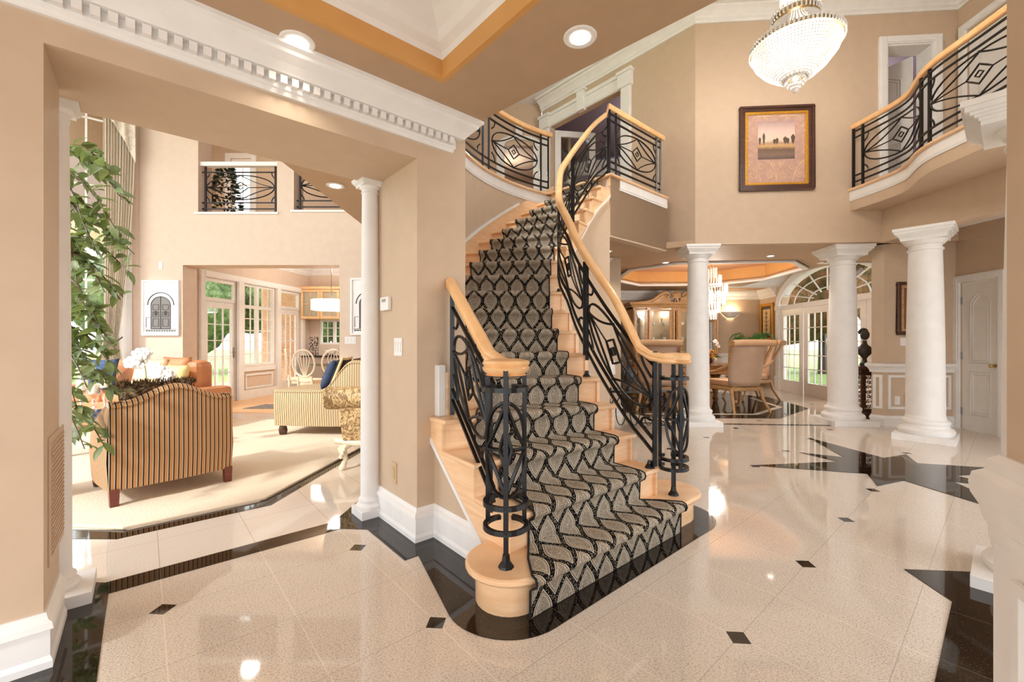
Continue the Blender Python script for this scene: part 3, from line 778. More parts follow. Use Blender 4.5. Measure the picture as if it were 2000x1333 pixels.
# panelled door leaf builder (local x across, y thickness, z up)
def door_leaf(name, w_, h_, parent=None, loc=(0,0,0), rz=0, label=None, cat='door', arched=True, knob=None, hinge=0, m=None, structure=True):
    """hinge: +1 hinges on the right, -1 on the left"""
    m = m or DOORW; t = thing(name, label or name, cat, loc, rz)
    if structure: del t['category']; t['kind'] = 'structure'; del t['label']
    MB().box(0,w_,0,.04,0,h_).build('door_slab', m, t, local=True)
    pm = MB(); x0, x1 = .13, w_-.13
    for z0, z1, ar in ((.95,h_-.16,arched),(.22,.82,False)):
        pts = [(x0,z0),(x1,z0),(x1,z1-(.12 if ar else 0))]
        if ar:
            for i in range(1,12):
                f = i/12; pts.append((x1+(x0-x1)*f, z1-.12+.12*sin(pi*f)**1.3))
        pts.append((x0,z1-(.12 if ar else 0)))
        for off, rr in ((0,.012),(.035,.008)):
            cx, cz = (x0+x1)/2, sum(p[1] for p in pts)/len(pts)
            q = [(cx+(p[0]-cx)*(1-off*2/(x1-x0)), (z0+z1)/2+(p[1]-(z0+z1)/2)*(1-off*2/(z1-z0))) for p in pts]
            pm.tube([(a,-.0,b) for a,b in q], rr, 6, True); pm.tube([(a,.04,b) for a,b in q], rr, 6, True)
    pm.build('panel_moulding', m, t, local=True, smooth=60)
    if knob is not None:
        kb = MB()
        prof = [(.028,0),(.028,.006),(.010,.010),(.010,.03),(.020,.036),(.027,.05),(.022,.064),(.0,.068)]
        vs = MB().lathe(prof, n=16); vs.v = [(knob+a, -c, .92+b) for a,b,c in vs.v]; vs.build('door_knob', BRASS, t, local=True, smooth=40)
    if hinge:
        for zz in (.25, h_/2, h_-.25): MB().cbox((w_+.004 if hinge > 0 else -.004, -.005, zz), (.02,.02,.10)).build('hinge', NICKEL, t, local=True)
    return t
pj = P2(WR, (-DX[0],-DX[1]), .14); 
door_leaf('door_2', .87, 2.13, loc=(pj[0]+.02,pj[1],ZF), rz=atan2(-DX[1],-DX[0]), knob=.80)
pd = along(W0, WR, d1-.03)
door_leaf('door_1', .72, 2.06, loc=(pd[0],pd[1]+.27,ZF), rz=radians(118))
# rooms behind upstairs openings
def room(name, x0, x1, y0, y1, z0, z1, m, skip=()):
    mb = MB()
    if 'x0' not in skip: mb.box(x0-.05,x0,y0,y1,z0,z1)
    if 'x1' not in skip: mb.box(x1,x1+.05,y0,y1,z0,z1)
    if 'y1' not in skip: mb.box(x0,x1,y1,y1+.05,z0,z1)
    if 'top' not in skip: mb.box(x0,x1,y0,y1,z1,z1+.05)
    return struct(mb.build(name, m))
room('wall_bedroom', 4.2, 8.2, 6.45, 10.0, ZF, 6.1, PURP)
flat('floor_bedroom', [(2.9,6.45),(8.3,6.2),(8.3,11),(2.0,11)], ZF, OAKFL)
lamp('bedroom_lamp', (6.2,8.0,5.7), 30, .15)
# purple room behind double doors
struct(MB().prism([(1.2,11.95),(6.8,10.2),(6.8,10.3),(1.2,12.05)], ZF, 6.3).build('wall_bedroom', PURP))
struct(MB().prism([(.63,8.98),(.70,8.95),(1.45,12.0),(1.38,12.0)], ZF, 6.3).build('wall_bedroom', PURP))
struct(MB().box(4.15,4.2,6.7,11.2,ZF,6.3).build('wall_bedroom', PURP))
struct(MB().prism([WB_END,(W0[0]+.1,W0[1]+.45),(4.2,6.6),(4.2,11.2),(1.3,12.1),(.6,8.9)], 6.22, 6.27).build('ceiling_bedroom', PURP))
flat('floor_bedroom', [WB_END,(W0[0]+.1,W0[1]+.2),(4.2,6.6),(4.2,11.2),(1.3,12.1),(.6,8.9)], ZF-.001, OAKFL)
crown('trim_13', [(1.5,11.9),(5.0,10.75)], 5.75, .35, .2, side=1)
lamp('bedroom_lamp', (3.2,9.0,5.8), 45, .15)
# double door casing with keystone
casing(W0, WB_END, s0, s1, ZF, 5.60, .20, .035, side=-1, name='door_3', head=.06)
nn_ = (-BX[1], BX[0])
kb_ = P2(W0, BX, (s0+s1)/2); off = (-.045*BX[1]*1, .045*BX[0])
fr = Vector((-AX[0],-AX[1]))
MBk = MB(); c = (kb_[0]+fr[0]*.05, kb_[1]+fr[1]*.05)
MBk.cbox((c[0],c[1],5.76), (.16,.09,.38), atan2(BX[1],BX[0])); MBk.cbox((c[0],c[1],5.95), (.22,.13,.05), atan2(BX[1],BX[0]))
for e in (s0-.10, s1+.10):
    q = P2(W0, BX, e); MBk.cbox((q[0]+fr[0]*.04,q[1]+fr[1]*.04,5.70), (.26,.09,.22), atan2(BX[1],BX[0])); MBk.cbox((q[0]+fr[0]*.045,q[1]+fr[1]*.045,5.84), (.30,.12,.05), atan2(BX[1],BX[0]))
struct(MBk.build('door_3_keystone', WHITE))
# french door leaf standing ajar
def glazed_leaf(name, w_, h_, loc, rz, cols, rows_, bottom=.25, rail=.11, m=None, handle=None, tint=None, th=.045):
    t = thing(name, name, 'door', loc, rz); del t['category']; del t['label']; t['kind'] = 'structure'
    m = m or WHITE; fb = MB()
    fb.box(0,rail,0,th,0,h_).box(w_-rail,w_,0,th,0,h_).box(rail,w_-rail,0,th,0,bottom).box(rail,w_-rail,0,th,h_-rail,h_)
    fb.build('door_frame', m, t, local=True)
    if cols*rows_ > 1:
        mm = MB(); W_ = w_-2*rail; H_ = h_-rail-bottom
        for i in range(1, cols): x = rail+W_*i/cols; mm.box(x-.009,x+.009,.008,th-.008,bottom,h_-rail)
        for j in range(1, rows_): z = bottom+H_*j/rows_; mm.box(rail,w_-rail,.008,th-.008,z-.009,z+.009)
        mm.build('muntins', m, t, local=True)
    MB().box(rail,w_-rail,th*.5-.002,th*.5+.002,bottom,h_-rail).build('glass', tint or GLASS, t, local=True)
    if handle:
        hb = MB(); hb.box(handle-.02,handle+.02,-.008,0,.9,1.12); hb.tube([(handle,-.01,1.02),(handle,-.05,1.02),(handle-.1 if handle>.3 else handle+.1,-.05,1.02)], .009, 6); hb.build('door_handle', NICKEL, t, local=True)
    return t
MIRG = plain('door_mirror_glass', (120,112,122), .12, metal=.5)
q = P2(W0, BX, s1-.02)
glazed_leaf('door_3', .85, 2.1, (q[0]+.10,q[1]+.05,ZF), radians(8), 1, 1, m=WHITE, rail=.12)
# arched casing wall beyond
wy = 8.95
wallseg('wall_upper_far', (-3.4,wy), (WB_END[0],wy), ZF, ZT, .12, PAINT, [(hit(985,(-3.4,wy),(1,wy)), hit(1042,(-3.4,wy),(1,wy)), ZF, 5.35)], side=1)
ac = MB(); xa, xb = (985-1000)/F*wy, (1042-1000)/F*wy
ac.box(xa-.16,xa,wy-.05,wy,ZF,5.35).box(xb,xb+.16,wy-.05,wy,ZF,5.35); ac.box(xb-.01,xb+.20,wy-.07,wy,5.30,5.42)
mid = (xa+xb)/2; R0 = (xb-xa)/2
pts_o = [(mid+(R0+.16)*cos(a), 5.35+(R0+.02)*.62*sin(a)) for a in [pi*i/16 for i in range(17)]]; pts_i = [(mid+R0*cos(a), 5.35+R0*.4*sin(a)) for a in [pi*i/16 for i in range(17)]]
for i in range(16):
    ac.slab([(pts_i[i][0],wy-.05,pts_i[i][1]),(pts_o[i][0],wy-.05,pts_o[i][1]),(pts_o[i+1][0],wy-.05,pts_o[i+1][1]),(pts_i[i+1][0],wy-.05,pts_i[i+1][1])], (0,1,0), .05)
ac.box(mid-.07,mid+.07,wy-.09,wy,5.50,5.75)
struct(ac.build('trim_14', WHITE))
room('wall_upper_hall', -1.2, 1.2, 9.1, 11.6, ZF, 5.6, PAINT)
flat('floor_upper', [(-3.3,8.9),(1.3,8.9),(1.3,11.6),(-3.3,11.6)], ZF+.002, OAKFL)
struct(MB().box(-3.4,WB_END[0],3.0,3.1,ZF,ZT).build('wall_upper_left', PAINT)) if False else None
# ceiling over the two storey foyer, with a stepped recess
cp_ = [(W0[0],W0[1]+.3),(WR[0]+.3,WR[1]+.3),(WRE[0]+.3,.2),(2.3,.2),AB(1.86,.7),AB(1.66,2.42),(-3.4,3.3),(-3.4,9.1),(WB_END[0],9.1)]
flat('ceiling_upper', cp_, ZT+.06, WHITEC, .06)
struct(MB().sweep([(0,0),(-.10,0),(-.12,-.04),(-.20,-.04),(-.20,.0),(0,.0)], [(*WB_END,ZT-.0),(*W0,ZT),(*WR,ZT),(*P2(WR,(-DX[0],-DX[1]),5),ZT)], side=-1).build('trim_15', WHITE))

# ================================================================ GROUND FLOOR HEADER, CEILINGS
# soffit over hall and dining, with octagonal tray
th_ = [(3.0,7.75),(5.0,7.55),(5.75,8.3),(5.85,9.9),(5.05,10.8),(3.2,10.9),(2.35,10.0),(2.3,8.5)]
def holed(name, outer, hole, z0, z1, m):
    bm = bmesh.new()
    def loop(P, z): 
        vs = [bm.verts.new((p[0],p[1],z)) for p in P]; return [bm.edges.new((vs[i], vs[(i+1)%len(vs)])) for i in range(len(vs))]
    e = loop(outer, z0)+loop(hole, z0); r = bmesh.ops.triangle_fill(bm, use_beauty=True, edges=e)
    g_ = bmesh.ops.extrude_face_region(bm, geom=bm.faces[:]); bmesh.ops.translate(bm, verts=[v for v in g_['geom'] if isinstance(v, bmesh.types.BMVert)], vec=(0,0,z1-z0))
    bmesh.ops.recalc_face_normals(bm, faces=bm.faces)
    me = bpy.data.meshes.new(name); bm.to_mesh(me); bm.free(); me.materials.append(m)
    o = bpy.data.objects.new(name, me); COL.objects.link(o); return struct(o)
VX0, VX1, VY0, VY1 = 5.95, 6.80, 7.70, 11.30
# door wall line
DW0, DW1 = (6.66, 7.2), (7.06, 12.2)
vo = [(LC[0],LC[1]+.1),(LW[0],LW[1]+.1),(2.74,6.50),(5.5,6.30),(7.2,6.3),(7.5,12.6),(.2,12.6),(.2,9.3),(.2,7.2)]
struct_hole = th_
# vault opening joined to the outer edge: split ceiling in two polygons
holed('ceiling_dining', [(LC[0]-.4,LC[1]+.4),(LC[0]+.02,LC[1]+.05),(LW[0],LW[1]),(2.74,6.42),(5.5,6.25),(5.95,6.3),(5.95,12.6),(-.8,12.6),(-.8,7.7)], th_, 2.69, 2.78, CEILP)
mb = MB(); mb.prism([(5.95,6.3),(7.3,6.3),(7.3,VY0),(5.95,VY0)], 2.69, 2.78); mb.prism([(5.95,VY1),(7.3,VY1),(7.3,12.6),(5.95,12.6)], 2.69, 2.78)
struct(mb.build('ceiling_dining', CEILP))
v1 = MB(); rr = []
for i in range(25):
    a = pi*i/24; y = (VY0+VY1)/2-(VY1-VY0)/2*cos(a); z = 2.69-.45+(.95)*sin(a)
    z = max(z, 2.24); rr.append([(5.6,y,max(z,2.69)),(7.3,y,max(z,2.69))])
v1.ngrid(rr); v1.build('ceiling_vault', WHITEC, solid=.03)['kind'] = 'structure'
tp = th_
struct(MB().sweep([(0,0),(-.02,0),(-.02,.34),(0,.34)], [(x,y,2.69) for x,y in tp], True, -1).build('ceiling_tray', ORANGE))
struct(MB().prism([((p[0]-4.05)*1.1+4.05,(p[1]-9.2)*1.1+9.2) for p in tp], 3.03, 3.06).build('ceiling_tray', PEACH))
struct(MB().sweep([(0,0),(.09,0),(.10,.03),(.07,.06),(.02,.08),(0,.09)], [(x,y,2.66) for x,y in tp], True, -1).build('trim_16', WHITE))
# header under the picture wall closes down to the soffit; back walls of the dining room
wallseg('wall_dining', (-.8,12.25), (7.1,12.2), 0, 2.72, .1, PAINT, side=1)
crown('trim_17', [(-.8,12.24),(7.05,12.19),P2(DW1,(-DX[0],-DX[1]),.9)], 2.45, .24, .16, side=1)
struct(MB().box(-.85,-.8,7.7,12.3,0,2.7).build('wall_dining', PAINT))
# hall wall end between stair and dining
struct(MB().prism([(.9,7.25),(1.83,7.20),(1.90,8.3),(.9,8.3)], 0, 2.7).build('wall_hall', PAINT))
crown('trim_18', [(.9,7.25),(1.52,7.23),(1.54,7.6)], 2.44, .2, .15, side=1)
dm = MB()
for k in range(16): dm.box(.95+k*.04,.975+k*.04,7.19,7.23,2.47,2.50)
struct(dm.build('trim_18', WHITE))
baseboard('baseboard_back', [(.9,7.25),(1.83,7.20),(1.90,8.3)], h=.18)
# white wainscot in dining
struct(MB().box(-.7,6.95,12.16,12.22,0,.86).build('trim_19', WHITE)); struct(MB().box(-.7,6.95,12.10,12.22,.86,.92).build('trim_19', WHITE))
# french door wall of the dining room (direction D)
dL = sqrt((DW1[0]-DW0[0])**2+(DW1[1]-DW0[1])**2)
sa, sb_ = hit(1522,DW0,DW1), hit(1690,DW0,DW1)
sa, sb_ = 3.95, .35
wallseg('wall_dining_right', DW0, DW1, 0, 3.4, .18, PAINT, [(sb_,sa,0,2.02)], side=-1) if False else None
wn = MB()
def dwp(s, k=0): return (DW0[0]+(DW1[0]-DW0[0])/dL*s+(DW1[1]-DW0[1])/dL*k, DW0[1]+(DW1[1]-DW0[1])/dL*s-(DW1[0]-DW0[0])/dL*k)
def archz(s):   # top of the arched opening
    f = (s-(sa+sb_)/2)/((sa-sb_)/2); return 2.15+.78*sqrt(max(0,1-f*f))
def wcol(a, b, z0a, z0b, z1=3.5, k0=0, k1=.18):
    P = [dwp(a,k0),dwp(b,k0),dwp(b,k1),dwp(a,k1)]
    wn.add([(*P[0],z0a),(*P[1],z0b),(*P[2],z0b),(*P[3],z0a),(*P[0],z1),(*P[1],z1),(*P[2],z1),(*P[3],z1)], [(3,2,1,0),(4,5,6,7),(0,1,5,4),(1,2,6,5),(2,3,7,6),(3,0,4,7)])
wcol(-1.0, sb_, 0, 0); wcol(sa, dL, 0, 0)
for i in range(24):
    a = sb_+(sa-sb_)*i/24; b = sb_+(sa-sb_)*(i+1)/24; wcol(a, b, archz(a), archz(b))
struct(wn.build('wall_dining_right', PAINT))
# arched casing and fan window
ca = MB()
path = [(*dwp(sb_,-.0),0.0)]
AN = 28
for i in range(AN):
    a0, a1 = pi*i/AN, pi*(i+1)/AN; cs_, hs = (sa+sb_)/2, (sa-sb_)/2
    def q_(a, e): return (cs_-(hs+e)*cos(a), 2.15+(.78+e)*sin(a))
    A_, B_, C_, D_ = q_(a0,-.02), q_(a0,.15), q_(a1,.15), q_(a1,-.02)
    ca.slab([(*dwp(A_[0],-.05),A_[1]),(*dwp(B_[0],-.05),B_[1]),(*dwp(C_[0],-.05),C_[1]),(*dwp(D_[0],-.05),D_[1])], (*(DX.y,-DX.x),0), .20)
for s in (sb_-.13, sa-.02):
    ca.slab([(*dwp(s,-.05),0),(*dwp(s+.15,-.05),0),(*dwp(s+.15,-.05),2.15),(*dwp(s,-.05),2.15)], (DX.y,-DX.x,0), .20)
    ca.slab([(*dwp(s-.02,-.07),2.08),(*dwp(s+.17,-.07),2.08),(*dwp(s+.17,-.07),2.18),(*dwp(s-.02,-.07),2.18)], (DX.y,-DX.x,0), .1)
    ca.slab([(*dwp(s-.02,-.07),0),(*dwp(s+.17,-.07),0),(*dwp(s+.17,-.07),.35),(*dwp(s-.02,-.07),.35)], (DX.y,-DX.x,0), .1)
ca.slab([(*dwp(sb_,.0),2.06),(*dwp(sa,.0),2.06),(*dwp(sa,.0),2.18),(*dwp(sb_,.0),2.18)], (DX.y,-DX.x,0), .12)
struct(ca.build('window_1', WHITE))
mu = MB(); cs_, hs = (sa+sb_)/2, (sa-sb_)/2
for i in range(1, 8):
    a = pi*i/8
    mu.tube([(*dwp(cs_-hs*.0*cos(a)-hs*.30*cos(a),.05),2.18+.2*sin(a)),(*dwp(cs_-hs*cos(a),.05),2.15+.76*sin(a))], .016, 4)
for e in (.38,.70): mu.tube([(*dwp(cs_-hs*e*cos(pi*i/24),.05),2.16+.76*e*sin(pi*i/24)) for i in range(25)], .015, 4)
mu.build('window_1_muntins', WHITE)['kind'] = 'structure'
gm = MB(); gm.face([(*dwp(cs_-hs*cos(pi*i/24),.06),2.16+.76*sin(pi*i/24)) for i in range(25)]); gm.build('window_1_glass', GLASS)['kind'] = 'structure'
rzD = atan2(DW1[1]-DW0[1], DW1[0]-DW0[0])
lw = .98
for k, (s, w_, hd) in enumerate([(sa-.02-lw, lw, None), (sa-.02-2*lw-.04, lw, .06)]):
    p = dwp(s, .04); glazed_leaf('door_4', w_, 2.05, (p[0],p[1],0.005), rzD, 3, 5, bottom=.28, rail=.15, handle=hd, m=DOORW).rotation_euler.z = rzD
    # outward face towards room: leaf's -y side looks into the room when mirrored
for s, w_ in ((sb_+.02, 1.50),):
    p = dwp(s, .04); glazed_leaf('window_2', .55, 2.05, (p[0],p[1],0.005), rzD, 1, 5, bottom=.28, rail=.15, m=DOORW)
    p = dwp(s+.57, .04); glazed_leaf('door_5', .97, 2.05, (p[0],p[1],0.005), rzD, 3, 5, bottom=.28, rail=.15, m=DOORW)
baseboard('baseboard_right', [(-.7,12.15),(6.95,12.12)], h=.15)

# ================================================================ RIGHT SIDE: ALCOVE, BALCONY, DOOR
R0_ = (5.40,6.43); R1_ = (5.483,6.31); R2_ = (6.49,6.26); R3_ = (6.25,4.2)
struct(MB().prism([R0_,R1_,R2_,(6.9,6.26),(6.9,7.0),(5.95,7.0)], 0, 2.95).build('wall_right', PAINT))
dr0, dr1 = hit(1876,R2_,R3_), hit(1953,R2_,R3_)
wallseg('wall_right', R2_, R3_, 0, 2.95, .15, PAINT, [(dr0,dr1,0,2.10)], side=1)
casing(R2_, R3_, dr0, dr1, 0, 2.10, .10, .03, name='door_6')
dd_ = Vector((R3_[0]-R2_[0], R3_[1]-R2_[1])).normalized()
pq = along(R2_, R3_, dr0+.01); door_leaf('door_6', dr1-dr0-.02, 2.085, loc=(pq[0]+.015,pq[1],.006), rz=atan2(dd_.y, dd_.x), knob=dr1-dr0-.09, hinge=-1)
# wainscot
CHR = [(0,.80),(.02,.80),(.03,.84),(.05,.87),(.075,.89),(.08,.915),(.07,.93),(0,.93)]
struct(MB().sweep(CHR, [(5.90,6.95,0),(*R0_,0),(*R1_,0),(*P2(R2_,(-1,0),.02),0),(*along(R2_,R3_,.06),0)]).build('trim_20', WHITE))
baseboard('baseboard_right', [(5.90,6.95), R0_, R1_, R2_, along(R2_,R3_,dr0-.1)], h=.16)
def panelframe(mb, p0, p1, s0, s1, z0, z1, w_=.035, t=.018, side=1):
    dx, dy = p1[0]-p0[0], p1[1]-p0[1]; L = sqrt(dx*dx+dy*dy); d = (dx/L, dy/L); n = (d[1]*side, -d[0]*side)
    for a, b, za, zb in ((s0,s1,z0,z0+w_),(s0,s1,z1-w_,z1),(s0,s0+w_,z0+w_,z1-w_),(s1-w_,s1,z0+w_,z1-w_)):
        mb.prism([(p0[0]+d[0]*s+n[0]*k, p0[1]+d[1]*s+n[1]*k) for s, k in ((a,0),(b,0),(b,t),(a,t))], za, zb)
pf = MB(); panelframe(pf, R1_, R2_, .05, .93, .26, .76); panelframe(pf, R0_, R1_, .02, .13, .26, .76)
struct(pf.build('trim_21', WHITE))
# beam and soffit
bx = 5.36
struct(MB().prism([(bx,-1.5),(bx+.2,-1.5),(bx+.2,6.36),(bx,6.38)], 2.69, ZF-.30).build('wall_right_beam', PAINT))
flat('ceiling_right', [(bx+.15,-1.5),(7.0,-1.5),(7.0,6.5),(bx+.15,6.5)], 2.95, CEILP, .05)
crown('trim_22', [(bx+.2,6.3),(6.48,6.27),(6.24,4.0)], 2.78, .16, .12, side=1)
struct(MB().box(7.3,7.4,-2,6.4,0,2.9).build('wall_far_right', PAINT)) if False else None
# balcony slab with S-curved edge
bc = [(4.93,6.24),(4.98,5.9),(5.0,5.6),(4.965,5.38),(4.86,5.18),(4.76,5.0),(4.69,4.8),(4.66,4.6),(4.64,4.3),(4.61,4.0),(4.57,3.5),(4.5,2.5),(4.4,1.0),(4.3,-1.0)]
def catm(P, n=5):
    out = []
    for i in range(len(P)-1):
        p0 = P[max(0,i-1)]; p1 = P[i]; p2 = P[i+1]; p3 = P[min(len(P)-1,i+2)]
        for k in range(n):
            f = k/n; out.append(tuple(.5*((2*p1[j])+(-p0[j]+p2[j])*f+(2*p0[j]-5*p1[j]+4*p2[j]-p3[j])*f*f+(-p0[j]+3*p1[j]-3*p2[j]+p3[j])*f**3) for j in (0,1)))
    out.append(tuple(P[-1])); return out
bcs = catm(bc)
struct(MB().prism(bcs+[(6.8,-1.0),(6.8,6.3)], ZF-.31, ZF-.003).build('floor_balcony', PAINT))
struct(MB().sweep(FAS, [(*p,ZF) for p in bcs], side=1).build('trim_23', WHITE, smooth=40))
struct(MB().sweep(NOS, [(*p,ZF+.003) for p in bcs], side=1).build('trim_24', MAPLE, smooth=40))
rb = thing('balcony_railing', 'long black iron balcony railing with maple rail at upper right', 'railing', (4.93,6.2,ZF))
cum = [0]
for p, q in zip(bcs, bcs[1:]): cum.append(cum[-1]+sqrt((p[0]-q[0])**2+(p[1]-q[1])**2))
def bpth(s):
    for i in range(len(cum)-1):
        if s <= cum[i+1] or i == len(cum)-2:
            f = (s-cum[i])/(cum[i+1]-cum[i]); return (bcs[i][0]+(bcs[i+1][0]-bcs[i][0])*f+.03, bcs[i][1]+(bcs[i+1][1]-bcs[i][1])*f)
railing(rb, bpth, lambda s: ZF, [.02,.16,1.28,1.46,2.62,2.78], [(.18,1.26),(1.48,2.60),(2.80,3.9)], bars=(.10,.19), top=(.74,.83), post_h=(0,.88), s_rng=(.02,3.9))
handrail(rb, [(*bpth(.01+4.2*i/50), ZF+.93) for i in range(51)])

# ================================================================ NEAR RIGHT WALL WITH WAINSCOT
np0 = (1.312,1.135); nd = (-.439,-.898); nn2 = (.898,-.439)
npe = P2(np0, nd, 1.5)
struct(MB().prism([np0, npe, P2(npe,nn2,.4), P2(np0,nn2,.4)], 0, ZC+.02).build('wall_near_right', PAINT))
prp = [P2(P2(np0,nn2,.4),(0,0),0), np0, npe]
WPR = [(0,.0),(.035,.0),(.035,.74),(.05,.76),(.05,.79),(.062,.80),(.075,.84),(.10,.87),(.105,.90),(.095,.93),(.06,.945),(.055,.975),(.02,.99),(0,.99)]
GREYW = plain('white_wainscot_paint', (232,230,228), .4)
struct(MB().sweep([(a*.52, b*.955) for a, b in WPR], [(*npe,0),(*np0,0),(*P2(np0,nn2,.4),0)], side=-1).build('trim_25', GREYW))
pf = MB(); q0 = P2(np0,(-nn2[0],-nn2[1]),.022); panelframe(pf, q0, P2(q0,nd,1.5), .10, .9, .2, .66, .03, .014, side=1)
struct(pf.build('trim_26', GREYW))

# ================================================================ LIVING ROOM SHELL
LY = 7.5; XL = -6.55
def lx(u): return (u-1000)/F*LY
def lz(v): return EYE-(v-HOR)/F*LY
x_a, x_b = lx(357), lx(663)
g1a, g1b = lx(387), lx(541); g2a, g2b = lx(574), lx(674)+.4
wallseg('wall_living', (XL-.05,LY), (-.95,LY), 0, 6.2, .34, PAINTLIT, [(x_a-XL+.05, x_b-XL+.05, 0, lz(515)), (g1a-XL+.05, g1b-XL+.05, lz(412), 5.35), (g2a-XL+.05, g2b-XL+.05, lz(408), 5.35)], side=1)
struct(MB().box(g1a-.05,g1b+.03,LY-.03,LY+.34,lz(412)-.035,lz(412)).build('trim_27', WHITE)); struct(MB().box(g2a-.05,g2b+.03,LY-.03,LY+.34,lz(408)-.035,lz(408)).build('trim_28', WHITE))
# bay wall with the tall window (direction A from the corner towards the viewer)
C0 = (XL, LY)
LE = P2(C0, (-AX[0],-AX[1]), 5.0)
ws0 = hit(243, C0, LE); ws1 = ws0+1.9
wallseg('wall_living', C0, LE, 0, 6.2, .2, PAINTLIT, [(ws0,ws1,.30,5.55)], side=-1)
def gridwin(name, p0, p1, s0, s1, z0, z1, cols, rows_, fw=.06, side=1, mull=(), k=.06, trans=(), mw=.011):
    """window with frame, muntins and glass in a wall line; mull = s of thick uprights, trans = z of thick rails"""
    dx, dy = p1[0]-p0[0], p1[1]-p0[1]; L = sqrt(dx*dx+dy*dy); d = (dx/L, dy/L); n = (-d[1]*side, d[0]*side)
    fr_, mm, gl = MB(), MB(), MB()
    def pr(mb, a, b, za, zb, ka, kb): mb.prism([(p0[0]+d[0]*s+n[0]*q, p0[1]+d[1]*s+n[1]*q) for s, q in ((a,ka),(b,ka),(b,kb),(a,kb))], za, zb)
    for a, b, za, zb in ((s0,s0+fw,z0,z1),(s1-fw,s1,z0,z1),(s0+fw,s1-fw,z0,z0+fw),(s0+fw,s1-fw,z1-fw,z1)): pr(fr_, a, b, za, zb, k-.03, k+.04)
    for s in mull: pr(fr_, s-fw*.7, s+fw*.7, z0+fw, z1-fw, k-.03, k+.04)
    for z in trans: pr(fr_, s0+fw, s1-fw, z-fw*.7, z+fw*.7, k-.031, k+.041)
    xs = [s0]+sorted(mull)+[s1]
    for a, b in zip(xs, xs[1:]):
        for i in range(1, cols): s = a+(b-a)*i/cols; pr(mm, s-mw, s+mw, z0+fw, z1-fw, k, k+.02)
    zs = [z0]+sorted(trans)+[z1]
    for a, b in zip(zs, zs[1:]):
        rn = rows_ if isinstance(rows_, int) else rows_[zs.index(a)]
        for i in range(1, rn): z = a+(b-a)*i/rn; pr(mm, s0+fw, s1-fw, z-mw, z+mw, k, k+.02)
    pr(gl, s0+fw, s1-fw, z0+fw, z1-fw, k+.008, k+.012)
    o = struct(fr_.build(name, WHITE)); 
    if mm.v: mm.build('muntins', WHITE, o)
    gl.build('glass', GLASS, o); return o
gridwin('window_3', C0, LE, ws0, ws1, .30, 5.55, 2, (2,3,5), fw=.09, side=-1, mull=(ws0+.95,), trans=(1.35,2.75), mw=.014)
casing(C0, LE, ws0, ws1, .30, 5.55, .10, .03, side=-1, name='window_3_casing')
# kitchen shell
K0, K1 = (-6.02,7.84), (-5.42,11.55)
def ks(u): return hit(u, K0, K1)
kb0 = [(ks(402)-.02, ks(470)), (ks(472), ks(541)), (ks(545), ks(590)+.0)]
kz1 = 2.52
wallseg('wall_kitchen', K0, K1, 0, 3.3, .18, PAINTLIT, [(ks(398), ks(466), .02, kz1), (ks(470), ks(538), .72, kz1), (ks(546), ks(588), .02, kz1)], side=1)
casing(K0, K1, ks(398), ks(588), 0, kz1, .12, .035, side=1, name='window_4_casing')
mb = MB()
for s in (ks(468), ks(542)):
    a = along(K0, K1, s); mb.cbox((a[0]+.02,a[1],kz1/2), (.06,.13,kz1), atan2(K1[1]-K0[1],K1[0]-K0[0])-pi/2)
struct(mb.build('window_4_casing', WHITE))
gridwin('window_5', K0, K1, ks(470), ks(538), .72, kz1, 3, (5,1), fw=.05, side=1, mull=((ks(470)+ks(538))/2,), trans=(2.02,))
gridwin('window_6', K0, K1, ks(398), ks(466), 2.06, kz1, 1, 1, fw=.07, side=1)
gridwin('window_7', K0, K1, ks(546), ks(588), 2.06, kz1, 1, 1, fw=.07, side=1)
rzK = atan2(K1[1]-K0[1], K1[0]-K0[0])
for a, b in ((ks(398), ks(466)), (ks(546), ks(588))):
    p = along(K0, K1, a+.02); n_ = (-sin(rzK)*.05, cos(rzK)*.05)
    glazed_leaf('door_7' if a < ks(500) else 'door_8', b-a-.04, 2.04, (p[0]+n_[0],p[1]+n_[1],.012), rzK, 3, 5, bottom=.28, rail=.12, handle=(b-a-.10 if a < ks(500) else .06))
struct(MB().prism([along(K0,K1,ks(472)),along(K0,K1,ks(536)),P2(along(K0,K1,ks(536)),(1,0),.03),P2(along(K0,K1,ks(472)),(1,0),.03)], .60, .70).build('trim_29', WHITE))
pf = MB(); panelframe(pf, K0, K1, ks(478), ks(532), .22, .54, .04, .02, side=1); struct(pf.build('trim_29', WHITE))
struct(MB().prism([along(K0,K1,ks(472)),along(K0,K1,ks(540)),P2(along(K0,K1,ks(540)),(1,0),.04),P2(along(K0,K1,ks(472)),(1,0),.04)], 0, .2).build('baseboard_back', WHITE))
# kitchen back wall with window
KB = 11.5
kbx = lambda u: (u-1000)/F*KB
kbz = lambda v: EYE-(v-HOR)/F*KB
wallseg('wall_kitchen', (-5.5,KB), (-1.5,KB), 0, 3.3, .15, PAINTLIT, [(kbx(624)+5.5, kbx(680)+5.5, kbz(670), kbz(622))], side=1)
gridwin('window_8', (-5.5,KB), (-1.5,KB), kbx(624)+5.5, kbx(680)+5.5, kbz(670), kbz(622), 2, 3, fw=.05, side=1, mull=((kbx(624)+kbx(680))/2+5.5,))
flat('ceiling_kitchen', [(-6.3,7.84),(-1.4,7.84),(-1.4,11.6),(-6.3,11.6)], 3.25, CEILP, .05)
crown('trim_30', [K0, K1, (-1.5,KB)], 3.0, .2, .18, side=1)
flat('ceiling_living', [(XL-.3,LY+.1),(-1.0,LY+.1),(-1.0,4.0),(-1.85,3.2),(-6.0,1.2),P2(C0,(-AX[0],-AX[1]),5.2)], 6.25, CEILP, .05)
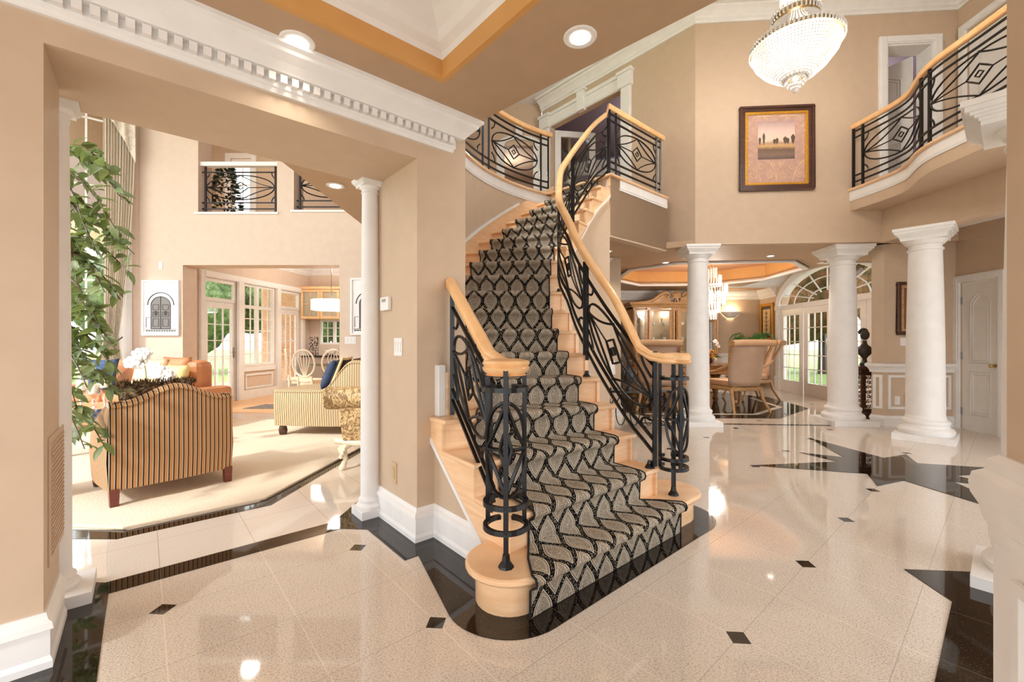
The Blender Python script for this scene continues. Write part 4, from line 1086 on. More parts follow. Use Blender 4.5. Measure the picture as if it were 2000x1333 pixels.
# upper gallery behind the openings
flat('floor_gallery', [(-8.6,7.84),(-1.0,7.84),(-1.0,10.6),(-8.6,10.6)], lz(412)-.04, OAKFL, .2)
wallseg('wall_gallery', (-8.6,10.5), (-.9,10.5), 3.3, 6.2, .1, PAINT, [((450-1000)/F*10.5+8.6, (492-1000)/F*10.5+8.6, 3.55, 5.75)], side=1)
gridwin('window_9', (-8.6,10.5), (-.9,10.5), (450-1000)/F*10.5+8.6, (492-1000)/F*10.5+8.6, 3.55, 5.75, 2, 7, fw=.07, side=1)
casing((-8.6,10.5), (-.9,10.5), (450-1000)/F*10.5+8.6, (492-1000)/F*10.5+8.6, 3.55, 5.75, .12, name='window_9_casing')
struct(MB().box(-8.65,-8.6,7.84,10.5,3.3,6.2).build('wall_gallery', PAINT))
struct(MB().box(-.95,-.9,7.84,9.0,0,6.2).build('wall_gallery', PAINT)) if False else None
flat('ceiling_gallery', [(-8.6,7.84),(-.9,7.84),(-.9,10.6),(-8.6,10.6)], 6.2, CEILP, .05)
# gallery railings (white rail on top)
def galrail(label, xa, xb, zb_):
    t = thing('gallery_railing', label, 'railing', (xa, LY+.1, zb_))
    f = lambda s: (s, LY+.10)
    railing(t, f, lambda s: zb_, [xa+.06,xb-.08], [(xa+.08,xb-.10)], bars=(.09,.2), top=(.70,.78) if False else (.74,), post_h=(0,.86), foot=False, s_rng=(xa,xb))
    MB().box(xa-.0,xb,LY+.05,LY+.15,zb_+.84,zb_+.91).build('handrail', WHITE, t)
galrail('black iron railing with white rail in the left upstairs gallery opening', g1a, g1b, lz(412))
galrail('black iron railing cut by the sloping soffit, in the right upstairs gallery opening', g2a, g2b, lz(408))

# ================================================================ OUTSIDE
GRASS = plain('green_lawn', (160,186,110), .9, var=.2, vs=3)
def leafmat(name, c1, c2, c3, sc=6):
    m = Mt(name, lin(c1), .8, spec=.1); v = m.coord(); n = m.noise(v, sc, 5, .7)
    m.color(m.ramp(n, [(.35, lin(c1)), (.5, lin(c2)), (.66, lin(c3))])); m.bump(n, 1, .4); return m.m
TREEM = leafmat('summer_tree_leaves', (58,76,48), (104,128,82), (162,180,132), 3)
TREEM2 = leafmat('reddish_tree_leaves', (56,60,38), (120,92,60), (160,104,76), 3)
struct(MB().prism([(-11.9,-40),(40,-40),(40,6.4),(7.3,6.4),(7.3,6.9),(-6.2,6.9),(-11.9,6.9)], -.3, -.21).build('floor_unseen_bounce', plain('pale_grey_bounce',(186,182,178),.8)))  # unseen pale ground, added to keep green lawn bounce off the ceilings
o = MB().prism([(-60,-40),(60,-40),(60,80),(-60,80)], -.6, -.25).build('lawn', GRASS); o['kind'] = 'structure'
def tree(label, x, y, h, r, m):
    t = thing('tree', label, 'tree', (x,y,-.25)); mb = MB()
    for i in range(16):
        a = random.uniform(0,2*pi); e = random.uniform(0,r*.7); z = random.uniform(.35,1)*h
        mb.ball((x+e*cos(a), y+e*sin(a), z), (r*.55,r*.55,r*.5), 10, 7)
    o = mb.build('foliage', m, t, smooth=180)
    MB().tube([(x,y,-.3),(x,y,h*.7)], [.2,.08], 8).build('trunk', DARKW, t)
for i, (x, y, h, r, m, l) in enumerate([(-16,19,5.4,3.2,TREEM,'bushy green tree outside, seen through the left breakfast room door'),(-13,24,5.2,3.4,TREEM,'green tree outside, seen through the breakfast room windows'),
    (-9,26,5.2,3.2,TREEM,'green tree outside, seen through the kitchen window'),(-20,12,4.6,3.0,TREEM,'green tree outside, seen through the tall living room window'),
    (13.2,13.5,7.6,3.3,TREEM2,'reddish green tree outside, seen in the arched dining window'),(14.5,20,7.6,4.2,TREEM2,'reddish brown tree farther outside, seen through the dining french doors'),(-22,8,4.6,3.0,TREEM,'pale green tree outside, behind the leafy houseplant'),
    (19.5,15.5,7.5,3.4,TREEM,'dark green tree outside, right of the reddish tree beyond the dining doors'),(8.5,26,8,4.0,TREEM,'tall green tree far outside the dining doors')]):
    tree(l, x, y, h, r, m)
BRICKM = Mt('red_brick', (.4,.2,.12), .8)
br = BRICKM.nt.nodes.new('ShaderNodeTexBrick'); br.inputs['Color1'].default_value = (*lin((178,128,92)),1); br.inputs['Color2'].default_value = (*lin((196,150,110)),1); br.inputs['Mortar'].default_value = (*lin((214,200,180)),1)
br.inputs['Scale'].default_value = 5; BRICKM.nt.links.new(BRICKM.coord(rot=(pi/2,0,0)), br.inputs['Vector']); BRICKM.nt.links.new(br.outputs[0], BRICKM.b.inputs['Base Color'])
struct(MB().box(-7.35,-5.9,12.6,13.0,-.3,3.2).build('wall_outside_brick', BRICKM.m))
struct(MB().prism([(7.3,6.5),(10.5,6.5),(10.8,13),(7.3,13)], -.2, -.05).build('floor_patio', plain('brown_brick_patio',(150,112,90),.8,var=.15,vs=20)))
dk = thing('deck_railing', 'white picket deck railing outside the breakfast room windows', 'railing', (-10,10,-.2))
MB().tube([(-11,9.6,.75),(-8.6,13.0,.75)], .04, 4).build('top_rail', WHITE, dk); MB().tube([(-11,9.6,-.02),(-8.6,13.0,-.02)], .03, 4).build('bottom_rail', WHITE, dk)
mb = MB()
for i in range(28): mb.cbox((-11+2.4*i/27, 9.6+3.4*i/27, .37), (.035,.035,.76))
mb.build('pickets', WHITE, dk)['kind'] = 'stuff'
struct(MB().prism([(-12,7),(-6.1,8.0),(-5.6,12.6),(-12,13)], -.2, -.06).build('floor_deck', plain('deck_boards',(170,150,130),.7)))

# ================================================================ LAMPS IN THE CEILINGS
def can(label, x, y, z, r=.066, watts=14):
    t = thing('recessed_light', label, 'ceiling light', (x,y,z), group=None)
    MB().lathe([(r*.80,-.004),(r*1.12,-.006),(r*1.2,-.002),(r*1.2,.003),(r*.80,.003)], (x,y,z), 28).build('trim_ring', WHITE, t, smooth=40)
    MB().lathe([(r*.72,-.0055),(r*.2,-.0065),(0,-.0065)], (x,y,z), 20).build('bulb', BULB, t, smooth=40)
    lamp('recessed_lamp', (x,y,z-.05), watts, .05, (1,.90,.76), 125)
x, y = pt(581,2.065,81)[:2]; can('recessed ceiling light above the crown moulding, left of the white tray', x, y, ZC, watts=6)
x, y = pt(1133,2.035,72)[:2]; can('recessed ceiling light right of the white tray', x, y, ZC, watts=6)
x, y = pt(655,3.85,357)[:2]; can('recessed light in the soffit above the slim column', x, y, 2.655, watts=12)
for u, v, l in ((1505,497,'recessed light between the two dining room columns'),(1300,510,'recessed light left of the dining room column'),(1187,484,'recessed light in the hall soffit under the landing')):
    Y = F*(2.69-EYE)/(HOR-v); can(l, (u-1000)/F*Y, Y, 2.688 if u > 1200 else 2.655, .06, watts=30)
lamp('gallery_lamp', (-5.5,9,5.6), 30, .15); lamp('hall_lamp', (0,10.2,5.2), 12, .1)
lamp('kitchen_lamp', (-4,9.8,3.0), 40, .2)
# ================================================================ SMALL WALL FITTINGS
def onwall(p0, p1, s, z, w_, h_, t, side=1):
    """box lying on a wall line; returns MB"""
    dx, dy = p1[0]-p0[0], p1[1]-p0[1]; L = sqrt(dx*dx+dy*dy); d = (dx/L, dy/L); n = (d[1]*side, -d[0]*side)
    mb = MB(); mb.prism([(p0[0]+d[0]*a+n[0]*k, p0[1]+d[1]*a+n[1]*k) for a, k in ((s-w_/2,0),(s+w_/2,0),(s+w_/2,t),(s-w_/2,t))], z-h_/2, z+h_/2); return mb
def base_of(p0, p1, s, z): q = along(p0, p1, s); return (q[0], q[1], z)
def plate(name, label, cat, p0, p1, s, z, w_, h_, n=1, side=1, m=None, rocker=True):
    t = thing(name, label, cat, base_of(p0, p1, s, z)); m = m or WHITE
    onwall(p0, p1, s, z, w_, h_, .008, side).build('cover_plate', m, t, bevel=.002)
    for k in range(n):
        o = (k-(n-1)/2)*w_/n; onwall(p0, p1, s+o, z, w_/n*.42, h_*.55, .013, side).build('rocker', m, t, bevel=.001)
    return t
rv0, rv1 = AB(A1,BW), AB(A1,BB)          # pier reveal, seen from its -A side
def rvz(v, s): y = along(rv0, rv1, s)[1]; return zat(v, y)
s = hit(779, rv0, rv1); plate('light_switch', 'white triple rocker switch on the pier reveal below the thermostat', 'light switch', rv0, rv1, s, rvz(675,s), .115, .12, 3, side=-1)
s = hit(771, rv0, rv1); plate('wall_outlet', 'tan outlet cover low on the pier reveal above the baseboard', 'outlet', rv0, rv1, s, rvz(921,s), .07, .145, 1, side=-1, m=plain('tan_plastic',(196,170,134),.4))
s = hit(757, rv0, rv1); z = rvz(591,s)
t = thing('thermostat', 'white thermostat on the pier reveal beside the slim column', 'thermostat', base_of(rv0, rv1, s, z))
onwall(rv0, rv1, s, z, .13, .095, .028, -1).build('housing', WHITE, t, bevel=.006); onwall(rv0, rv1, s, z+.022, .06, .022, .031, -1).build('display', plain('lcd_grey',(150,158,150),.3), t)
# return grille on the far left reveal
g0, g1 = AB(A0,BW), AB(A0,BB); GR = plain('tan_painted_grille', (196,172,148), .5)
t = thing('return_air_grille', 'tan painted air grille low on the far left pier reveal', 'vent', (*along(g0,g1,.3),.62))
onwall(g0, g1, .30, .60, .40, .52, .006, 1).build('frame', GR, t, bevel=.002)
mb = MB()
for k in range(24): q = onwall(g0, g1, .30, .38+k*.0195, .34, .007, .011, 1); mb.add(q.v, q.f)
mb.build('slats', GR, t)
# living side
def lplate(name, label, cat, u, v, w_, h_, n=1): s = lx(u)-XL; plate(name, label, cat, (XL,LY), (-.95,LY), s, lz(v), w_, h_, n, side=1)
lplate('light_switch', 'white triple switch on the living room wall right of the wide doorway', 'light switch', 685, 662, .20, .125, 3)
lplate('motion_sensor', 'small white sensor on the living room wall above the left door picture', 'sensor', 314, 516, .06, .125, 1)
# right side fittings
rz_ = lambda v: zat(v, 6.28)
def rs(u): return hit(u, R1_, R2_)
plate('intercom_panel', 'white intercom panel under the dark framed picture near the closet door', 'intercom', R1_, R2_, rs(1771), rz_(665), .19, .12, 1)
plate('light_switch', 'white switch inside the wainscot panel below the dark framed picture', 'light switch', R1_, R2_, rs(1752), rz_(780), .075, .125, 1)
t = thing('floor_register', 'tan air register in the wainscot behind the nearest right column', 'vent', (*along(R1_,R2_,rs(1780)),rz_(782)))
onwall(R1_, R2_, rs(1781), rz_(781), .22, .20, .01, 1).build('frame', GR, t); onwall(R1_, R2_, rs(1781), rz_(781), .15, .12, .012, 1).build('grille', plain('dark_grille',(112,88,62),.5), t)
# ================================================================ PICTURES
def frame4(mb, p0, p1, s0, s1, z0, z1, w_, t0, t1, side=1): 
    dx, dy = p1[0]-p0[0], p1[1]-p0[1]; L = sqrt(dx*dx+dy*dy); d = (dx/L, dy/L); n = (d[1]*side, -d[0]*side)
    for a, b, za, zb in ((s0,s1,z0,z0+w_),(s0,s1,z1-w_,z1),(s0,s0+w_,z0+w_,z1-w_),(s1-w_,s1,z0+w_,z1-w_)):
        mb.prism([(p0[0]+d[0]*s+n[0]*k, p0[1]+d[1]*s+n[1]*k) for s, k in ((a,t0),(b,t0),(b,t1),(a,t1))], za, zb)
def wallpt(p0, p1, s, z, k, side=1):
    dx, dy = p1[0]-p0[0], p1[1]-p0[1]; L = sqrt(dx*dx+dy*dy); d = (dx/L, dy/L); n = (d[1]*side, -d[0]*side)
    return (p0[0]+d[0]*s+n[0]*k, p0[1]+d[1]*s+n[1]*k, z)
GOLD = plain('gilt_moulding', (206,150,52), .32, metal=.55, var=.15, vs=60)
def landscape_mat():
    m = Mt('misty_landscape_painting', (.5,.4,.4), .5); v = m.coord('Generated'); X, Y, Z = m.xyz(v)
    n = m.noise(v, 5, 4, .6)
    f = Z+(n-.5)*.10
    c = m.ramp(f, [(0,lin((96,80,76))),(.12,lin((128,104,88))),(.26,lin((112,88,72))),(.36,lin((206,164,110))),(.42,lin((176,140,116))),(.50,lin((226,202,180))),(.75,lin((216,188,176))),(1,lin((170,140,138)))])
    m.color(c); return m.m
LAND = landscape_mat()
sp0, sp1 = sC(1443), sC(1588); pz0, pz1 = 3.47, 4.72
big = thing('framed_picture', 'large dark framed landscape picture with gold liner on the tall back wall', 'picture', wallpt(W0, WR, (sp0+sp1)/2, pz0, 0))
mb = MB(); frame4(mb, W0, WR, sp0, sp1, pz0, pz1, .035, 0, .05); frame4(mb, W0, WR, sp0+.03, sp1-.03, pz0+.03, pz1-.03, .05, 0, .035); mb.build('frame', DARKW, big, bevel=.008)
mb = MB(); frame4(mb, W0, WR, sp0+.08, sp1-.08, pz0+.08, pz1-.08, .04, 0, .03); mb.build('gold_liner', GOLD, big, bevel=.006)
nb = MB(); k = 0
while k < 1:
    for s_, z_ in ((sp0+.1+(sp1-sp0-.2)*k, pz0+.1), (sp0+.1+(sp1-sp0-.2)*k, pz1-.1), (sp0+.1, pz0+.1+(pz1-pz0-.2)*k), (sp1-.1, pz0+.1+(pz1-pz0-.2)*k)): nb.ball(wallpt(W0, WR, s_, z_, .032), .009, 5, 4)
    k += .028
nb.build('beading', GOLD, big)
mb = MB(); frame4(mb, W0, WR, sp0+.115, sp1-.115, pz0+.115, pz1-.115, .40, 0, .012)
matm = plain('mauve_brown_mat', (186,150,134), .7, var=.12, vs=14)
mb = MB(); mb.face([wallpt(W0,WR,sp0+.115,pz0+.115,.012),wallpt(W0,WR,sp1-.115,pz0+.115,.012),wallpt(W0,WR,sp1-.115,pz1-.115,.012),wallpt(W0,WR,sp0+.115,pz1-.115,.012)]); mb.build('mat_board', matm, big)
ls0, ls1, lz0, lz1 = sp0+.265, sp1-.265, pz0+.47, pz1-.22
MB().face([wallpt(W0,WR,ls0,lz0,.016),wallpt(W0,WR,ls1,lz0,.016),wallpt(W0,WR,ls1,lz1,.016),wallpt(W0,WR,ls0,lz1,.016)]).build('painted_landscape', LAND, big)
TREEP = plain('painted_tree_brown',(92,74,60),.7)
for f, h_, w_ in ((.05,.10,.022),(.16,.16,.022),(.45,.07,.028),(.52,.085,.026),(.74,.10,.035),(.81,.08,.028),(.95,.13,.035)):
    tm = MB(); s_ = ls0+(ls1-ls0)*f; zb_ = lz0+(lz1-lz0)*.40
    tm.face([wallpt(W0,WR,s_+w_*cos(a)*(.8+.2*sin(5*a)),zb_+h_*.55+h_*.5*sin(a),.018) for a in [2*pi*i/14 for i in range(14)]])
    tm.face([wallpt(W0,WR,s_-.004,zb_-.01,.0185),wallpt(W0,WR,s_+.006,zb_-.02,.0185),wallpt(W0,WR,s_+.004,zb_+h_*.3,.0185),wallpt(W0,WR,s_-.004,zb_+h_*.3,.0185)])
    tm.build('painted_tree', TREEP, big)
def spiral(cx, cz, r, turns, a0, dirn=1, n=26): return [(cx+r*(1-.85*i/n)*cos(a0+dirn*turns*2*pi*i/n), cz+r*(1-.85*i/n)*sin(a0+dirn*turns*2*pi*i/n)) for i in range(n+1)]
sm = MB(); cx_ = (sp0+sp1)/2
for sx in (-1, 1):
    S2 = [spiral(cx_+sx*.33, pz0+.25, .07, 1.4, pi/2, sx), spiral(cx_+sx*.42, pz0+.22, .055, 1.3, pi/2, -sx), spiral(cx_+sx*.10, pz0+.24, .06, 1.4, pi/2, sx), spiral(cx_+sx*.41, pz0+.56, .045, 1.3, 0, sx),
          spiral(cx_+sx*.41, pz0+.78, .045, 1.3, pi/2, sx), spiral(cx_+sx*.41, pz0+.98, .045, 1.3, pi, sx), spiral(cx_+sx*.16, pz1-.165, .035, 1.2, 0, sx),
          bez((cx_+sx*.22,pz0+.14),(cx_+sx*.26,pz0+.35),(cx_+sx*.40,pz0+.46),10), bez((cx_,pz0+.15),(cx_+sx*.02,pz0+.38),(cx_+sx*.12,pz0+.44),10), bez((cx_+sx*.05,pz1-.15),(cx_+sx*.2,pz1-.12),(cx_+sx*.34,pz1-.17),10)]
    S2 += [spiral(cx_+sx*.41, pz0+.40, .04, 1.3, pi, -sx), spiral(cx_+sx*.42, pz0+.67, .035, 1.2, pi/2, -sx), spiral(cx_+sx*.42, pz0+.88, .035, 1.2, 0, -sx), spiral(cx_+sx*.22, pz0+.36, .05, 1.3, 0, -sx), spiral(cx_+sx*.05, pz0+.40, .03, 1.2, 0, sx)]
    for P in S2: sm.tube([wallpt(W0,WR,a,b,.014) for a,b in P], .0055, 4)
sm.build('scroll_pattern', plain('pale_gold_scroll',(226,192,150),.5), big)
# right picture on the wainscot wall
t = thing('framed_picture', 'brown framed botanical print on the wall behind the nearest right column', 'picture', wallpt(R1_,R2_,.4,1.35,0))
a0_, a1_ = rs(1750), rs(1750)+.62; z0_, z1_ = rz_(652), rz_(548)
mb = MB(); frame4(mb, R1_, R2_, a0_, a1_, z0_, z1_, .05, 0, .04); mb.build('frame', DARKW, t, bevel=.008)
mb = MB(); frame4(mb, R1_, R2_, a0_+.05, a1_-.05, z0_+.05, z1_-.05, .04, 0, .028); mb.build('liner', GOLDW, t)
MB().face([wallpt(R1_,R2_,a0_+.08,z0_+.08,.02),wallpt(R1_,R2_,a1_-.08,z0_+.08,.02),wallpt(R1_,R2_,a1_-.08,z1_-.08,.02),wallpt(R1_,R2_,a0_+.08,z1_-.08,.02)]).build('mat_board', plain('umber_mat',(120,78,60),.7,var=.2,vs=10), t)
MB().face([wallpt(R1_,R2_,a0_+.19,z0_+.24,.022),wallpt(R1_,R2_,a1_-.19,z0_+.24,.022),wallpt(R1_,R2_,a1_-.19,z1_-.22,.022),wallpt(R1_,R2_,a0_+.19,z1_-.22,.022)]).build('print', plain('tan_print',(200,152,96),.7), t)
mb = MB(); c_ = ((a0_+a1_)/2, (z0_+z1_)/2)
for k in range(7):
    a = -.2+k*.6; mb.ball(wallpt(R1_,R2_,c_[0]+.05*cos(a),c_[1]+.07*sin(a),.022), (.022,.004,.03), 8, 5)
mb.build('print_fruit', plain('dark_print_ink',(70,52,38),.7), t)
# dining gold picture
t = thing('framed_picture', 'gold framed scroll print beside the dining room palm', 'picture', (*dwp(4.55),1.3))
def dpt(s, z, k): q = dwp(s, -k); return (q[0], q[1], z)
mb = MB()
for a, b, za, zb in ((4.22,4.92,1.28,1.36),(4.22,4.92,2.22,2.30),(4.22,4.30,1.28,2.30),(4.84,4.92,1.28,2.30)): mb.slab([dpt(a,za,.02),dpt(b,za,.02),dpt(b,zb,.02),dpt(a,zb,.02)], (-DX.y,DX.x,0), .04)
mb.build('frame', GOLD, t, bevel=.01)
MB().face([dpt(4.29,1.35,.03),dpt(4.85,1.35,.03),dpt(4.85,2.23,.03),dpt(4.29,2.23,.03)]).build('mat_board', plain('dark_green_mat',(74,66,48),.6), t)
MB().face([dpt(4.38,1.48,.035),dpt(4.76,1.48,.035),dpt(4.76,2.14,.035),dpt(4.38,2.14,.035)]).build('print', plain('parchment_print',(214,186,142),.7), t)
mb = MB(); mb.tube([dpt(4.57,1.52,.038),dpt(4.57,2.1,.038)], .008, 4)
for k in range(5):
    for sx in (-1,1): mb.tube([dpt(4.57+sx*q[0], 1.56+k*.11+q[1], .038) for q in bez((0,0),(.06,.0),(.06+.05*(k==2),.06),6)], .007, 4)
mb.build('print_scroll', plain('brown_print_ink',(96,66,44),.7), t)
# door drawings in the living room
WF = plain('white_picture_frame', (240,240,240), .35); PAPER = plain('drawing_paper', (240,240,240), .8); INK = plain('pencil_grey', (120,118,116), .8); INK2 = plain('dark_pencil', (64,62,60), .8)
def doorpic(label, u0, u1, v0, v1):
    x0, x1, z0, z1 = lx(u0), lx(u1), lz(v1), lz(v0); t = thing('framed_picture', label, 'picture', ((x0+x1)/2,LY,z0)); y = LY
    mb = MB(); frame4(mb, (x0,y), (x1,y), 0, x1-x0, z0, z1, .03, 0, .045); mb.build('frame', WF, t, bevel=.004)
    MB().face([(x0+.02,y-.02,z0+.02),(x1-.02,y-.02,z0+.02),(x1-.02,y-.02,z1-.02),(x0+.02,y-.02,z1-.02)]).build('drawing_sheet', PAPER, t)
    cx, w_ = (x0+x1)/2, .17; zb_, zt_ = z0+.12, z0+.12+(z1-z0)*.58; k = MB(); k2 = MB()
    arch = [(cx-w_,y-.022,zb_),(cx+w_,y-.022,zb_),(cx+w_,y-.022,zt_-.15)]+[(cx+w_*cos(a),y-.022,zt_-.15+.15*sin(a)) for a in [pi*i/12 for i in range(1,12)]]+[(cx-w_,y-.022,zt_-.15)]
    k.face(arch); k.build('drawn_door', INK, t)
    k2.tube([(p[0],y-.025,p[2]) for p in arch], .006, 4, True); k2.tube([(cx,y-.025,zb_),(cx,y-.025,zt_)], .005, 4)
    for sx in (-1,1):
        for a, b in ((.06,.25),(.30,.42),(.47,.60)):
            k2.tube([(cx+sx*q[0],y-.025,zb_+(zt_-zb_)*q[1]*1.25) for q in ((.035,a),(.135,a),(.135,b),(.035,b))], .004, 4, True)
        k2.ball((cx+sx*.085,y-.024,zb_+.27), (.03,.003,.045), 10, 5)
    k2.tube([(cx+(w_+.06)*cos(a),y-.024,zt_-.15+.22*sin(a)) for a in [pi*i/12 for i in range(13)]], .008, 4)
    k2.tube([(x0+.05,y-.024,zb_-.01),(x1-.05,y-.024,zb_-.01)], .004, 4)
    k2.tube([(x0+.07,y-.024,zb_+.02),(x0+.07,y-.024,zb_+.2),(x0+.13,y-.024,zb_+.2)], .005, 4)
    for i in range(12): k2.ball((x0+.08+i*(x1-x0-.16)/11,y-.024,zb_-.035), (.022,.002,.012), 6, 4)
    k2.build('drawn_lines', INK2, t)
doorpic('white framed pencil drawing of an arched door, left of the living room doorway', 280, 352, 545, 653)
doorpic('white framed pencil drawing of an arched door, partly behind the slim column', 686, 758, 541, 652)

# ================================================================ CHANDELIERS
CRY = Mt('crystal_bead', (.95,.94,.92), .12, spec=.9); CRY.b.inputs['Transmission Weight'].default_value = .08; CRY.b.inputs['IOR'].default_value = 1.5
CRYM = CRY.m
FILI = emis('lit_candle_bulb', (1, .90, .74), 26)
def beads(mb, pts, r):
    for p in pts:
        mb.add([(p[0]+r,p[1],p[2]),(p[0],p[1]+r,p[2]),(p[0]-r,p[1],p[2]),(p[0],p[1]-r,p[2]),(p[0],p[1],p[2]+r*1.3),(p[0],p[1],p[2]-r*1.3)], [(0,1,4),(1,2,4),(2,3,4),(3,0,4),(1,0,5),(2,1,5),(3,2,5),(0,3,5)])
def strand(mb, a, b, n, r, sag=0):
    P = []
    for i in range(n):
        f = i/(n-1); P.append((a[0]+(b[0]-a[0])*f, a[1]+(b[1]-a[1])*f, a[2]+(b[2]-a[2])*f-sag*sin(pi*f)))
    beads(mb, P, r)
hx, hy, hz = 3.045, 4.6, 3.97
ch = thing('chandelier', 'large lit crystal basket chandelier hanging in the two storey foyer', 'chandelier', (hx,hy,hz+2.3))
def cp(r, a, z): return (hx+.91*r*cos(a), hy+.91*r*sin(a), hz+.86*z)
levels = [('crystal_basket', [(.03,.0),(.09,.05),(.13,.12),(.10,.16)], 26, .012), ('crystal_bowl', [(.10,.12),(.22,.18),(.33,.28),(.42,.40),(.46,.52)], 84, .0125), ('crystal_canopy', [(.46,.55),(.36,.66),(.27,.76),(.23,.84)], 70, .012),
          ('crystal_crown', [(.235,.92),(.19,1.0),(.15,1.08),(.13,1.3),(.12,1.6),(.14,1.95),(.18,2.25)], 40, .013)]
for nm, prof, n, r in levels:
    mb = MB()
    for i in range(n):
        a = 2*pi*i/n; L_ = sum(sqrt((p[0]-q[0])**2+(p[1]-q[1])**2) for p, q in zip(prof, prof[1:]))
        for p, q in zip(prof, prof[1:]):
            k = max(2, int(sqrt((p[0]-q[0])**2+(p[1]-q[1])**2)/(r*2.3))); beads(mb, [cp(p[0]+(q[0]-p[0])*j/k, a, p[1]+(q[1]-p[1])*j/k) for j in range(k)], r)
    mb.build(nm, CRYM, ch, kind='stuff')
for nm, r, z, h_ in (('main_ring', .465, .52, .05), ('upper_ring', .24, .86, .07), ('small_ring', .135, .13, .03)):
    MB().lathe([(.91*r-.008,.86*z),(.91*r,.86*z),(.91*r,.86*z+h_*.8),(.91*r-.008,.86*z+h_*.8)], (hx,hy,hz), 48).build(nm, BRASS, ch, smooth=40)
    mb = MB()
    for i in range(int(r*150)): a = 2*pi*i/int(r*150); beads(mb, [cp(r+.012, a, z+h_*j/3) for j in range(4)], .013)
    mb.build('ring_crystals', CRYM, ch, kind='stuff')
for i in range(8): a = 2*pi*i/8; MB().ball(cp(.25, a, .48), (.022,.022,.05), 8, 6).build('bulb', FILI, ch)
MB().ball(cp(0,0,.12), (.03,.03,.03), 8, 6).build('bulb', FILI, ch); MB().ball(cp(0,0,.85), (.05,.05,.09), 8, 6).build('bulb', FILI, ch); MB().ball(cp(0,0,1.3), (.04,.04,.12), 8, 6).build('bulb', FILI, ch)
MB().ball(cp(0,0,-.02), .03, 10, 6).build('finial', CRYM, ch); MB().tube([cp(0,0,.1),cp(0,0,2.32)], .012, 6).build('stem', BRASS, ch)
lamp('chandelier_lamp', (hx,hy,hz+.3), 140, .3, (1,.93,.83)); lamp('chandelier_lamp', (hx,hy,hz+.95), 130, .12, (1,.93,.83))
dx_, dy_, dz_ = 4.28, 9.2, 1.74
cd = thing('chandelier', 'tiered lit crystal chandelier over the dining table', 'chandelier', (dx_,dy_,3.03))
for nm, r, z, h_ in (('crystal_tier',.10,.0,.18),('crystal_tier',.18,.14,.2),('crystal_tier',.28,.32,.22),('crystal_tier',.32,.52,.2),('crystal_tier',.20,.72,.2),('crystal_tier',.11,.9,.18)):
    mb = MB(); n = int(r*110)
    for i in range(n): a = 2*pi*i/n; beads(mb, [(dx_+r*cos(a),dy_+r*sin(a),dz_+z+h_*j/6) for j in range(7)], .016)
    mb.build(nm, CRYM, cd, kind='stuff'); 
for i in range(6): a = i*pi/3; MB().ball((dx_+.16*cos(a),dy_+.16*sin(a),dz_+.55), (.02,.02,.05), 8, 6).build('bulb', FILI, cd)
MB().tube([(dx_,dy_,dz_+.3),(dx_,dy_,3.03)], .008, 6).build('chain', BRASS, cd)
lamp('chandelier_lamp', (dx_,dy_,dz_+.45), 110, .25, (1,.90,.78))
# sconce
t = thing('wall_sconce', 'white bowl wall sconce glowing upward on the dining back wall', 'wall lamp', (6.22,12.18,1.95)); vs = []
mb = MB(); rows = []
for j in range(6):
    f = j/5; rows.append([(6.22+(.08+.20*f**.7)*cos(a), 12.19-(.05+.13*f**.7)*sin(a), 1.93+.17*f) for a in [pi*i/14 for i in range(15)]])
mb.ngrid(rows).build('bowl', WHITE, t, smooth=180, solid=.008); MB().ball((6.22,12.12,2.03), .03, 10, 6).build('bulb', FILI, t)
lamp('sconce_lamp', (6.22,12.08,2.14), 7, .05, (1,.74,.45))

